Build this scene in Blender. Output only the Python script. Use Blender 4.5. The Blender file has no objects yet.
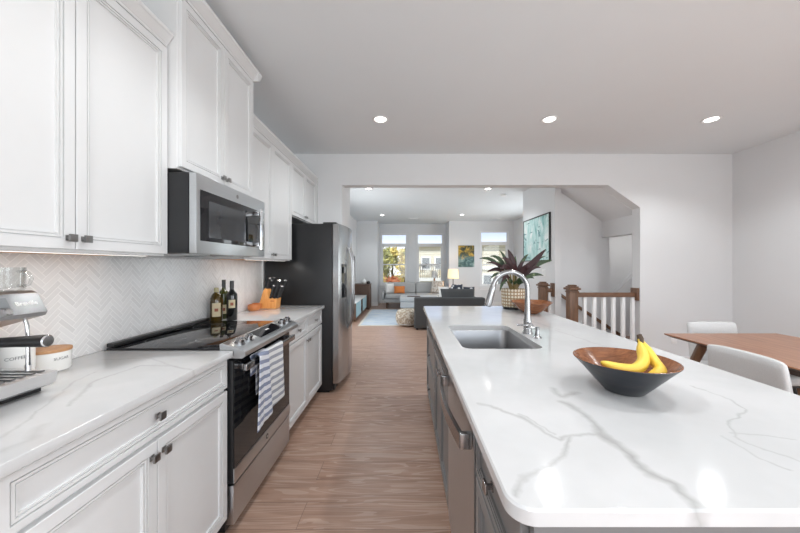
import bpy, bmesh, math, random
from mathutils import Vector, Matrix, noise
R = math.radians
random.seed(7)
S = bpy.context.scene
COL = S.collection

# ------------------------------------------------------------------ camera, world, light, exposure
cam_d = bpy.data.cameras.new('camera'); cam = bpy.data.objects.new('camera', cam_d); COL.objects.link(cam)
cam.location = (0, 0, 1.324); cam.rotation_euler = (R(90), 0, 0)
cam_d.sensor_width = 36; cam_d.lens = 14.4; cam_d.shift_x = -5.5/800; cam_d.shift_y = -1/800
cam_d.clip_start = .02; cam_d.clip_end = 300
S.camera = cam
S.view_settings.view_transform = 'Standard'; S.view_settings.look = 'None'
S.view_settings.gamma = 1; S.view_settings.use_curve_mapping = False
S.view_settings.exposure = -0.06
S.cycles.max_bounces = 10; S.cycles.diffuse_bounces = 6; S.cycles.glossy_bounces = 5
S.cycles.transparent_max_bounces = 12; S.cycles.sample_clamp_indirect = 6
S.cycles.use_denoising = True
S.cycles.caustics_reflective = False; S.cycles.caustics_refractive = False

W = bpy.data.worlds.new('sky'); S.world = W; W.use_nodes = True
wn = W.node_tree; wn.nodes.clear()
wo = wn.nodes.new('ShaderNodeOutputWorld'); wb = wn.nodes.new('ShaderNodeBackground')
tc = wn.nodes.new('ShaderNodeTexCoord'); sx = wn.nodes.new('ShaderNodeSeparateXYZ')
cr = wn.nodes.new('ShaderNodeValToRGB')
cr.color_ramp.elements[0].position = 0.0; cr.color_ramp.elements[0].color = (1, .99, .97, 1)
cr.color_ramp.elements[1].position = .115; cr.color_ramp.elements[1].color = (.5, .64, .95, 1)
e = cr.color_ramp.elements.new(.06); e.color = (.92, .95, 1, 1)
e = cr.color_ramp.elements.new(.5); e.color = (.62, .74, 1, 1)
wn.links.new(tc.outputs['Generated'], sx.inputs[0]); wn.links.new(sx.outputs['Z'], cr.inputs[0])
wn.links.new(cr.outputs[0], wb.inputs[0]); wn.links.new(wb.outputs[0], wo.inputs[0])
wb.inputs[1].default_value = 1.4

def lamp(name, kind, loc, energy, color=(1, 1, 1), parent=None, **kw):
    d = bpy.data.lights.new(name, kind); d.energy = energy; d.color = color
    rot = kw.pop('rot', (0, 0, 0))
    for k, v in kw.items(): setattr(d, k, v)
    o = bpy.data.objects.new(name, d); COL.objects.link(o); o.location = loc; o.rotation_euler = rot
    if parent: o.parent = parent
    return o
lamp('sun', 'SUN', (0, 0, 20), 3.6, (1, .96, .88), rot=(R(48), 0, R(-28)), angle=R(2))
# added fill lights, all out of view, standing in for daylight
lamp('added_fill_rear', 'AREA', (1.6, -2.85, 1.45), 84, (.90, .97, 1), rot=(R(98), 0, 0), shape='RECTANGLE', size=4.4, size_y=2.2)  # added area light filling the kitchen from behind the camera
lamp('added_fill_side', 'AREA', (4.2, -1.35, 1.35), 85, (.90, .97, 1), rot=(0, R(90), 0), shape='RECTANGLE', size=1.5, size_y=2.2)  # added area light brightening the base cabinets; no window in this wall
lamp('added_fill_living_right', 'AREA', (3.5, 7.9, 1.40), 48, (.90, .97, 1), rot=(0, R(93), 0), shape='RECTANGLE', size=1.8, size_y=2.4)  # added area light for the living room, hidden behind the stub wall
lamp('added_fill_living_left', 'AREA', (-1.55, 6.4, 1.35), 40, (.90, .97, 1), rot=(0, R(-88), 0), shape='RECTANGLE', size=1.6, size_y=2.2)  # added unseen area light brightening the stub wall and its print
lamp('added_fill_landing', 'POINT', (4.1, 5.4, 1.7), 6, (1, .97, .93), shadow_soft_size=.12)  # added point light lifting the dark landing; it has no fixture
SPOT_K, SPOT_L = 42, 32

# ------------------------------------------------------------------ materials
MATS = {}
class N:
    def __init__(s, name):
        s.m = bpy.data.materials.new(name); s.m.use_nodes = True; s.t = s.m.node_tree
        s.b = s.t.nodes['Principled BSDF']; s.out = s.t.nodes['Material Output']; MATS[name] = s.m
    def n(s, typ, **kw):
        x = s.t.nodes.new('ShaderNode'+typ)
        for k, v in kw.items():
            if k.startswith('i_'): x.inputs[k[2:].replace('_', ' ')].default_value = v
            else: setattr(x, k, v)
        return x
    def l(s, a, b): s.t.links.new(a, b)
    def math(s, op, a, b=None, c=None, clamp=False):
        x = s.t.nodes.new('ShaderNodeMath'); x.operation = op; x.use_clamp = clamp
        for i, v in enumerate((a, b, c)):
            if v is None: continue
            if isinstance(v, (int, float)): x.inputs[i].default_value = v
            else: s.l(v, x.inputs[i])
        return x.outputs[0]
    def mix(s, f, a, b):
        x = s.t.nodes.new('ShaderNodeMix'); x.data_type = 'RGBA'
        for k, v in ((0, f), (6, a), (7, b)):
            if isinstance(v, (int, float)): x.inputs[k].default_value = v
            elif isinstance(v, tuple): x.inputs[k].default_value = (*v, 1)
            else: s.l(v, x.inputs[k])
        return x.outputs[2]
    def obj(s): return s.n('TexCoord').outputs['Object']
    def geo(s): return s.n('NewGeometry').outputs['Position']
    def mapped(s, src, scale=(1, 1, 1), rot=(0, 0, 0), loc=(0, 0, 0)):
        m = s.n('Mapping'); m.inputs['Scale'].default_value = scale; m.inputs['Rotation'].default_value = rot; m.inputs['Location'].default_value = loc
        s.l(src, m.inputs[0]); return m.outputs[0]
    def noise(s, src, scale, detail=3, rough=.5, dist=0):
        x = s.n('TexNoise'); x.inputs['Scale'].default_value = scale; x.inputs['Detail'].default_value = detail
        x.inputs['Roughness'].default_value = rough; x.inputs['Distortion'].default_value = dist
        if src is not None: s.l(src, x.inputs['Vector'])
        return x
    def ramp(s, f, pts):
        x = s.n('ValToRGB'); r = x.color_ramp
        while len(r.elements) < len(pts): r.elements.new(.5)
        for el, (p, c) in zip(r.elements, pts): el.position = p; el.color = (*c, 1)
        s.l(f, x.inputs[0]); return x.outputs[0]
    def bump(s, h, strength=.3, dist=.01):
        x = s.n('Bump'); x.inputs['Strength'].default_value = strength; x.inputs['Distance'].default_value = dist
        s.l(h, x.inputs['Height']); s.l(x.outputs[0], s.b.inputs['Normal'])
    def set(s, col=None, rough=None, metal=None, coat=None, spec=None):
        if col is not None:
            if isinstance(col, tuple): s.b.inputs['Base Color'].default_value = (*col, 1)
            else: s.l(col, s.b.inputs['Base Color'])
        if rough is not None:
            if isinstance(rough, (int, float)): s.b.inputs['Roughness'].default_value = rough
            else: s.l(rough, s.b.inputs['Roughness'])
        if metal is not None: s.b.inputs['Metallic'].default_value = metal
        if coat is not None: s.b.inputs['Coat Weight'].default_value = coat
        if spec is not None: s.b.inputs['Specular IOR Level'].default_value = spec
        return s

def plain(name, col, rough=.5, metal=0, var=.04, scale=20, bump=0, coat=None):
    s = N(name); nz = s.noise(s.obj(), scale, 3)
    a = tuple(max(0, c*(1-var)) for c in col); b = tuple(min(1, c*(1+var)) for c in col)
    s.set(s.mix(nz.outputs[0], a, b), rough, metal, coat)
    if bump: s.bump(nz.outputs[0], bump, .004)
    return s.m
def brushed(name, col, rough=.28, sc=(2, 2, 300), axisvar=.05):
    s = N(name); nz = s.noise(s.mapped(s.obj(), sc), 1.0, 4)
    s.set(s.mix(nz.outputs[0], tuple(c*(1-axisvar) for c in col), tuple(min(1, c*(1+axisvar)) for c in col)),
          s.math('MULTIPLY_ADD', nz.outputs[0], .06, rough-.03), 1)
    return s.m
plain('wall_paint', (.74, .745, .755), .55, var=.012, scale=3, bump=.02)
plain('ceiling_paint', (.79, .82, .84), .7, var=.012, scale=3)
plain('white_cabinet', (.70, .703, .707), .24, var=.01)
plain('white_trim', (.84, .84, .84), .35, var=.01)
plain('grey_cabinet', (.20, .203, .206), .32, var=.03)
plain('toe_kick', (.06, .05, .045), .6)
brushed('stainless', (.58, .60, .615), .3, (3, 1.5, 260))
brushed('stainless_side', (.58, .60, .62), .26, (3, 1.5, 260))
brushed('tray_steel', (.80, .80, .81), .4, (3, 1.5, 260))
brushed('machine_steel', (.27, .27, .275), .3, (3, 1.5, 260))
brushed('sink_steel', (.36, .36, .365), .32, (3, 120, 3))
brushed('fridge_steel', (.44, .445, .45), .24, (3, 260, 2))
plain('chrome', (.78, .78, .79), .12, 1, var=.02)
plain('nickel', (.36, .36, .365), .2, 1, var=.03)
plain('pewter', (.30, .295, .29), .38, 1, var=.1)
plain('black_steel', (.018, .0185, .020), .33, .2, var=.1)
plain('black_glass', (.008, .008, .010), .05, 0, var=.1)
plain('oven_glass', (.012, .012, .013), .08, 0, var=.1)
plain('microwave_glass', (.07, .07, .075), .1, .5, var=.1)
plain('black_plastic', (.015, .015, .016), .3)
plain('dark_metal', (.03, .03, .03), .35, .6)
plain('display_grey', (.16, .17, .18), .2)
plain('outlet_white', (.85, .85, .85), .3)
plain('white_ceramic', (.82, .81, .79), .2, var=.02)
plain('letter_grey', (.2, .2, .2), .5)
plain('letter_pale', (.85, .85, .85), .4)
plain('letter_white', (.88, .88, .86), .4)
plain('terracotta', (.55, .19, .06), .35, var=.15, scale=40)
plain('label_cream', (.68, .58, .38), .6, var=.1)
plain('label_rust', (.35, .10, .05), .6)
plain('foil_black', (.02, .02, .02), .3)
plain('foil_tan', (.45, .40, .22), .35)
plain('cork_tan', (.72, .6, .42), .6)
plain('sofa_light', (.42, .42, .42), .9, var=.12, scale=200, bump=.3)
plain('sofa_chaise', (.55, .56, .57), .9, var=.1, scale=200, bump=.3)
plain('sofa_dark', (.065, .067, .070), .9, var=.25, scale=160, bump=.4)
plain('chair_fabric', (.62, .62, .62), .9, var=.14, scale=260, bump=.35)
plain('pillow_white', (.75, .74, .72), .9, var=.08, bump=.2)
plain('pillow_orange', (.62, .20, .05), .85, var=.15, bump=.2)
plain('pillow_black', (.03, .03, .03), .85, var=.2)
plain('lamp_brass', (.35, .25, .12), .35, 1)
plain('tan_wood', (.40, .19, .08), .4, var=.2)
plain('throw_blue', (.45, .5, .58), .9, var=.15, scale=60, bump=.3)
plain('console_blue', (.40, .60, .66), .4, var=.1, scale=8)
plain('console_top', (.78, .79, .79), .3)
plain('soil', (.05, .035, .025), .9, var=.3, bump=.5)
plain('banana_tip', (.06, .035, .02), .7)
plain('leaf_burgundy', (.030, .005, .007), .55, var=.4, scale=25)
plain('leaf_stem', (.22, .16, .06), .5, var=.3)
plain('concrete', (.4, .4, .38), .9, var=.15, scale=3)
plain('bark', (.12, .08, .05), .9, var=.3)
plain('leaf_autumn', (.72, .56, .16), .8, var=.45, scale=1.2)
plain('leaf_olive', (.50, .48, .16), .8, var=.4, scale=1.2)
plain('leaf_rust', (.55, .20, .08), .8, var=.5, scale=1.2)
plain('balcony_rail', (.12, .11, .10), .5)
plain('shade_tan', (.5, .45, .36), .8)

def emis(name, col, st):
    s = N(name); s.b.inputs['Base Color'].default_value = (*col, 1)
    s.b.inputs['Emission Color'].default_value = (*col, 1); s.b.inputs['Emission Strength'].default_value = st
    return s.m
emis('downlight_lens', (1, .98, .94), 14)
emis('strip_lens', (1, .97, .92), 1.5)
emis('lamp_shade_lit', (1, .78, .48), .75)

def wood(name, c0, c1, axis=0, rough=.4, sc=1.0):
    s = N(name); v = [18*sc]*3; v[axis] = 1.6*sc
    nz = s.noise(s.mapped(s.obj(), tuple(v)), 2.2, 6, .6, .6)
    s.set(s.ramp(nz.outputs[0], [(.3, c0), (.7, c1)]), rough); s.bump(nz.outputs[0], .08, .002)
    return s.m
wood('walnut', (.24, .10, .052), (.43, .21, .12), 1, .3)
wood('walnut_edge', (.05, .03, .022), (.10, .055, .04), 1, .4)
wood('rail_wood', (.10, .048, .024), (.21, .105, .055), 0, .4)
wood('newel_wood', (.10, .048, .024), (.21, .105, .055), 2, .4)
wood('cabinet_underside', (.60, .26, .08), (.74, .38, .14), 1, .5)
wood('lid_wood', (.40, .20, .09), (.56, .31, .15), 1, .5, 3)
wood('block_wood', (.70, .28, .07), (.85, .42, .14), 2, .35, 3)
wood('bowl_wood', (.13, .045, .018), (.33, .13, .055), 0, .22, 2.2)
wood('console_wood', (.09, .05, .035), (.17, .10, .07), 1, .5)
wood('tread_wood', (.16, .09, .05), (.30, .18, .11), 0, .4)

# floor : planks laid across the view
s = N('floor_planks'); g = s.geo()
br = s.n('TexBrick'); s.l(s.mapped(g, (1, 1, 1), loc=(.55, .06, 0)), br.inputs['Vector'])
br.inputs['Scale'].default_value = 1; br.inputs['Brick Width'].default_value = 1.75; br.inputs['Row Height'].default_value = .185
br.inputs['Mortar Size'].default_value = .0012; br.inputs['Mortar Smooth'].default_value = .2; br.offset = .37; br.offset_frequency = 2
br.inputs['Color1'].default_value = (.0, .0, .0, 1); br.inputs['Color2'].default_value = (1, 1, 1, 1); br.inputs['Bias'].default_value = 0
tone = s.math('ADD', br.outputs['Color'], 0)
gv = s.mapped(g, (1.3, 14, 1))
cmb = s.n('VectorMath', operation='ADD'); s.l(gv, cmb.inputs[0])
cx = s.n('CombineXYZ'); s.l(s.math('MULTIPLY', tone, 31), cx.inputs[0]); s.l(s.math('MULTIPLY', tone, 17), cx.inputs[1]); s.l(cx.outputs[0], cmb.inputs[1])
n1 = s.noise(cmb.outputs[0], 1.6, 5, .6, .7)
rings = s.math('SINE', s.math('MULTIPLY', s.noise(cmb.outputs[0], .7, 2, .4, .4).outputs[0], 75))
col = s.ramp(n1.outputs[0], [(.28, (.235, .128, .090)), (.52, (.38, .232, .168)), (.76, (.49, .33, .25))])
col = s.mix(s.math('MULTIPLY', s.math('GREATER_THAN', rings, .6), .38), col, (.60, .46, .38))
col = s.mix(s.math('MULTIPLY', tone, .38), col, (.46, .31, .24))
col = s.mix(s.math('MULTIPLY', br.outputs['Fac'], .85), col, (.07, .04, .03))
s.set(col, s.math('MULTIPLY_ADD', n1.outputs[0], .16, .27)); s.bump(s.math('SUBTRACT', n1.outputs[0], s.math('MULTIPLY', br.outputs['Fac'], 3)), .1, .002)

# herringbone tile, on the left wall (plane Y/Z)
s = N('herringbone_tile'); g = s.geo()
TW, TL = .021, 4
sp = s.n('SeparateXYZ'); s.l(g, sp.inputs[0])
c45 = math.sqrt(.5)/TW
u = s.math('ADD', s.math('MULTIPLY', sp.outputs['Y'], c45), s.math('MULTIPLY', sp.outputs['Z'], c45))
v = s.math('SUBTRACT', s.math('MULTIPLY', sp.outputs['Z'], c45), s.math('MULTIPLY', sp.outputs['Y'], c45))
u = s.math('ADD', u, 400); v = s.math('ADD', v, 400)
iu = s.math('FLOOR', u); iv = s.math('FLOOR', v); fu = s.math('FRACT', u); fv = s.math('FRACT', v)
k = s.math('MODULO', s.math('ADD', s.math('SUBTRACT', iu, iv), 8000), 2*TL)
hor = s.math('LESS_THAN', k, TL-.5)
GW = .07
lo_u = s.math('LESS_THAN', fu, GW); hi_u = s.math('GREATER_THAN', fu, 1-GW)
lo_v = s.math('LESS_THAN', fv, GW); hi_v = s.math('GREATER_THAN', fv, 1-GW)
def eq(a, val): return s.math('COMPARE', a, val, .25)
gh = s.math('MAXIMUM', s.math('MAXIMUM', lo_v, hi_v), s.math('MAXIMUM', s.math('MULTIPLY', lo_u, eq(k, 0)), s.math('MULTIPLY', hi_u, eq(k, TL-1))))
gvv = s.math('MAXIMUM', s.math('MAXIMUM', lo_u, hi_u), s.math('MAXIMUM', s.math('MULTIPLY', hi_v, eq(k, TL)), s.math('MULTIPLY', lo_v, eq(k, 2*TL-1))))
grout = s.math('ADD', s.math('MULTIPLY', hor, gh), s.math('MULTIPLY', s.math('SUBTRACT', 1, hor), gvv))
# tile id
idu = s.math('SUBTRACT', iu, s.math('MULTIPLY', hor, k))
idv = s.math('ADD', iv, s.math('MULTIPLY', s.math('SUBTRACT', 1, hor), s.math('SUBTRACT', k, TL)))
ci = s.n('CombineXYZ'); s.l(idu, ci.inputs[0]); s.l(idv, ci.inputs[1]); s.l(hor, ci.inputs[2])
wnz = s.n('TexWhiteNoise'); s.l(ci.outputs[0], wnz.inputs['Vector'])
tcol = s.mix(wnz.outputs['Value'], (.71, .71, .715), (.83, .83, .835))
tcol = s.mix(s.math('MULTIPLY', hor, .35), tcol, (.80, .80, .80))
s.set(s.mix(grout, tcol, (.86, .86, .86)), s.math('MULTIPLY_ADD', grout, .5, .16))
s.bump(s.math('MULTIPLY', grout, -1), .25, .002)

# quartz worktops with grey veins
def quartz(name, veins):
    s = N(name); g = s.geo()
    nz = s.noise(g, 5.5, 4, .6); nz2 = s.noise(g, 22, 3, .6)
    va = s.n('VectorMath', operation='SUBTRACT'); s.l(nz.outputs['Color'], va.inputs[0]); va.inputs[1].default_value = (.5, .5, .5)
    vs = s.n('VectorMath', operation='SCALE'); s.l(va.outputs[0], vs.inputs[0]); vs.inputs['Scale'].default_value = .055
    vb = s.n('VectorMath', operation='SUBTRACT'); s.l(nz2.outputs['Color'], vb.inputs[0]); vb.inputs[1].default_value = (.5, .5, .5)
    vt = s.n('VectorMath', operation='SCALE'); s.l(vb.outputs[0], vt.inputs[0]); vt.inputs['Scale'].default_value = .014
    p = s.n('VectorMath', operation='ADD'); s.l(g, p.inputs[0]); s.l(vs.outputs[0], p.inputs[1])
    p2 = s.n('VectorMath', operation='ADD'); s.l(p.outputs[0], p2.inputs[0]); s.l(vt.outputs[0], p2.inputs[1])
    sp = s.n('SeparateXYZ'); s.l(p2.outputs[0], sp.inputs[0]); X, Y = sp.outputs[0], sp.outputs[1]
    tot = None
    for pts, wid, st in veins:
        d = None
        for (ax, ay), (bx, by) in zip(pts, pts[1:]):
            dx, dy = bx-ax, by-ay; L2 = max(dx*dx+dy*dy, 1e-6)
            px = s.math('SUBTRACT', X, ax); py = s.math('SUBTRACT', Y, ay)
            h = s.math('ADD', s.math('MULTIPLY', px, dx/L2), s.math('MULTIPLY', py, dy/L2), clamp=True)
            qx = s.math('SUBTRACT', px, s.math('MULTIPLY', h, dx)); qy = s.math('SUBTRACT', py, s.math('MULTIPLY', h, dy))
            dd = s.math('ADD', s.math('MULTIPLY', qx, qx), s.math('MULTIPLY', qy, qy))
            d = dd if d is None else s.math('MINIMUM', d, dd)
        d = s.math('SQRT', d)
        m = s.math('MULTIPLY', s.math('SUBTRACT', 1, s.math('DIVIDE', d, wid), clamp=True), st, clamp=True)
        tot = m if tot is None else s.math('MAXIMUM', tot, m)
    patch = s.noise(g, 9, 3, .6)
    tot = s.math('MULTIPLY', tot, s.math('MULTIPLY_ADD', patch.outputs[0], 1.5, .15), clamp=True)
    cloud = s.noise(g, 2.2, 4, .6)
    base = s.ramp(cloud.outputs[0], [(.35, (.57, .573, .577)), (.6, (.635, .635, .64))])
    s.set(s.mix(tot, base, (.36, .355, .35)), .10, coat=.1)
def ip(x, y):      # a point read on the worktop: height .914 seen from 1.324
    k = .41/(y-265.5); return ((x-405.5)*k, 320*k)
quartz('quartz_island', [
    ([ip(560, 401), ip(572, 406), ip(592, 420), ip(602, 434), ip(630, 454), ip(646, 470), ip(676, 484), ip(696, 504), ip(704, 520)], .019, .8),
    ([ip(602, 434), ip(574, 436), ip(560, 440), ip(520, 417), ip(478, 403)], .010, .6),
    ([ip(518, 495), ip(526, 477), ip(550, 463), ip(562, 456), ip(574, 437)], .009, .6),
    ([ip(520, 415), ip(557, 434)], .006, .5),
    ([ip(551, 388), ip(560, 396), ip(575, 392)], .016, .55),
    ([ip(692, 386), ip(720, 396), ip(748, 410), ip(730, 422), ip(736, 436), ip(762, 448), ip(800, 462)], .006, .5),
    ([ip(724, 436), ip(760, 459), ip(790, 470)], .006, .45),
    ([ip(730, 432), ip(800, 440)], .005, .45),
    ([ip(555, 330), ip(600, 345), ip(640, 352)], .009, .35),
    ([ip(440, 310), ip(520, 318), ip(560, 330)], .012, .25)])
quartz('quartz_counter', [
    ([ip(70, 405), ip(95, 380), ip(140, 366), ip(172, 366), ip(200, 372)], .010, .45),
    ([ip(172, 366), ip(150, 358), ip(100, 360)], .009, .3),
    ([ip(0, 440), ip(20, 425), ip(60, 395), ip(75, 380), ip(95, 372)], .007, .4),
    ([ip(0, 452), ip(30, 440), ip(45, 425)], .02, .3)])

# towel stripes by its length coordinate
def striped(name, c0, c1):
    s = N(name); uv = s.n('UVMap').outputs[0]; sp = s.n('SeparateXYZ'); s.l(uv, sp.inputs[0])
    w = s.math('SINE', s.math('MULTIPLY', sp.outputs[1], 2*math.pi/.042))
    s.set(s.mix(s.math('GREATER_THAN', w, .1), c0, c1), .9)
    s.bump(s.noise(s.obj(), 400, 2).outputs[0], .3, .002)
striped('towel_stripes', (.80, .80, .80), (.34, .355, .41)); striped('flap_stripes', (.74, .75, .80), (.24, .27, .38))
# rug
s = N('rug_weave'); nz = s.noise(s.mapped(s.obj(), (1, 1.6, 1)), 2.5, 5, .65)
s.set(s.ramp(nz.outputs[0], [(.3, (.42, .50, .60)), (.55, (.55, .61, .68)), (.75, (.66, .66, .62))]), .95); s.bump(s.noise(s.obj(), 300).outputs[0], .3, .003)
plain('rug_border', (.66, .63, .57), .95, var=.1, scale=100)
# pouf flower fabric
s = N('pouf_fabric'); vo = s.n('TexVoronoi'); vo.inputs['Scale'].default_value = 22; s.l(s.obj(), vo.inputs['Vector'])
s.set(s.ramp(vo.outputs['Distance'], [(.2, (.50, .42, .32)), (.45, (.24, .18, .13)), (.6, (.60, .55, .47))]), .9)
# patterned black and white pillow
s = N('pillow_pattern'); vo = s.n('TexVoronoi'); vo.inputs['Scale'].default_value = 12; s.l(s.obj(), vo.inputs['Vector'])
s.set(s.ramp(vo.outputs['Distance'], [(.30, (.75, .75, .75)), (.42, (.04, .05, .07))]), .9)
s = N('pillow_speckle'); vo = s.n('TexVoronoi'); vo.inputs['Scale'].default_value = 26; s.l(s.obj(), vo.inputs['Vector'])
s.set(s.ramp(vo.outputs['Distance'], [(.35, (.72, .70, .66)), (.6, (.4, .33, .27))]), .9)
# planter trellis pattern
s = N('planter_pattern'); sp = s.n('SeparateXYZ'); s.l(s.obj(), sp.inputs[0])
th = s.math('ARCTAN2', sp.outputs[1], sp.outputs[0])
a = s.math('MULTIPLY', th, 12); b = s.math('MULTIPLY', sp.outputs[2], 105)
w = s.math('MULTIPLY', s.math('SINE', s.math('ADD', a, b)), s.math('SINE', s.math('SUBTRACT', a, b)))
s.set(s.ramp(s.math('MULTIPLY_ADD', w, .5, .5), [(.40, (.33, .22, .12)), (.5, (.12, .08, .05)), (.58, (.66, .60, .48))]), .55)
# banana
s = N('banana_skin'); nz = s.noise(s.obj(), 30, 3)
s.set(s.mix(nz.outputs[0], (.72, .47, .045), (.86, .62, .09)), .42)
# bowl outside, charcoal blue with brown streaks
s = N('bowl_outside'); nz = s.noise(s.mapped(s.obj(), (6, 6, 22)), 2, 5)
s.set(s.ramp(nz.outputs[0], [(.35, (.010, .013, .019)), (.62, (.020, .022, .027)), (.8, (.06, .045, .036))]), .28)
# green leaf
s = N('leaf_green'); nz = s.noise(s.obj(), 30, 3)
s.set(s.ramp(nz.outputs[0], [(.35, (.012, .03, .012)), (.6, (.04, .075, .025)), (.72, (.22, .28, .14))]), .5)
# teal abstract
s = N('teal_abstract'); nz = s.noise(s.mapped(s.obj(), (1, 6, 2.2)), 1.1, 6, .7, 1.2); nb = s.noise(s.mapped(s.obj(), (1, 2, 7)), 1.5, 4, .6, .6)
c = s.ramp(nz.outputs[0], [(.28, (.05, .20, .20)), (.40, (.22, .50, .48)), (.52, (.55, .76, .74)), (.66, (.86, .90, .89))])
c = s.mix(s.math('GREATER_THAN', nb.outputs[0], .6), c, (.10, .26, .27)); s.set(c, .35, coat=.3)
# autumn abstract
s = N('gold_abstract'); o_ = s.obj(); nz = s.noise(s.mapped(o_, (3, 1, 3)), 2.2, 6, .7, .8); sp = s.n('SeparateXYZ'); s.l(o_, sp.inputs[0])
top = s.ramp(nz.outputs[0], [(.38, (.02, .03, .02)), (.50, (.10, .09, .03)), (.60, (.55, .34, .04)), (.75, (.7, .55, .2))])
bot = s.ramp(nz.outputs[0], [(.35, (.02, .05, .05)), (.5, (.10, .20, .20)), (.66, (.40, .52, .50))])
s.set(s.mix(s.math('MULTIPLY_ADD', s.math('ADD', sp.outputs[2], s.math('MULTIPLY', nz.outputs[0], .7)), 7, -4.4, clamp=True), bot, top), .5)
# vertical grain / siding
def siding(name, c, pitch=.18):
    s = N(name); sp = s.n('SeparateXYZ'); s.l(s.geo(), sp.inputs[0])
    f = s.math('FRACT', s.math('DIVIDE', s.math('ADD', sp.outputs[2], 50), pitch))
    s.set(s.mix(s.math('LESS_THAN', f, .12), c, tuple(x*.55 for x in c)), .8); s.bump(f, .4, .02)
siding('siding_cream', (.66, .60, .45)); siding('siding_tan', (.64, .58, .45), .24)
plain('stone_grey', (.42, .41, .38), .9, var=.3, scale=3)
plain('house_trim', (.78, .77, .73), .7)
s = N('lawn'); nz = s.noise(s.geo(), 3, 5); s.set(s.mix(nz.outputs[0], (.12, .15, .05), (.26, .24, .10)), .95)
# glass
def glassy(name, tint=(1, 1, 1), refl=.08):
    s = N(name); s.t.nodes.remove(s.b)
    tr = s.n('BsdfTransparent'); tr.inputs[0].default_value = (*tint, 1); gl = s.n('BsdfGlossy'); gl.inputs['Roughness'].default_value = .02
    lw = s.n('LayerWeight'); lw.inputs[0].default_value = .25
    mx = s.n('MixShader'); s.l(s.math('MULTIPLY_ADD', lw.outputs['Fresnel'], .9*(.35 if 'mug' in name else 1), refl*(.05 if 'mug' in name else .3)), mx.inputs[0]); s.l(tr.outputs[0], mx.inputs[1]); s.l(gl.outputs[0], mx.inputs[2])
    s.l(mx.outputs[0], s.out.inputs[0])
glassy('window_glass', (.97, .98, .98)); glassy('mug_glass', (.93, .94, .94), .3)
s = N('bottle_green'); s.set((.05, .06, .012), .06, coat=.3)
s = N('bottle_amber'); s.set((.07, .042, .006), .06, coat=.3)
s = N('bottle_dark'); s.set((.008, .009, .009), .05, coat=.3)
M = MATS

# ------------------------------------------------------------------ geometry helpers
ORG = {}
def link(o, parent=None):
    COL.objects.link(o)
    if parent is not None: o.parent = parent
    return o
def props(o, label=None, cat=None, group=None, kind=None):
    if label: o['label'] = label
    if cat: o['category'] = cat
    if group: o['group'] = group
    if kind: o['kind'] = kind
    return o
def thing(name, label, cat, loc=(0, 0, 0), group=None):
    o = bpy.data.objects.new(name, None); o.empty_display_size = .05; link(o); o.location = loc
    ORG[o.name] = Vector(loc); return props(o, label, cat, group)

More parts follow.
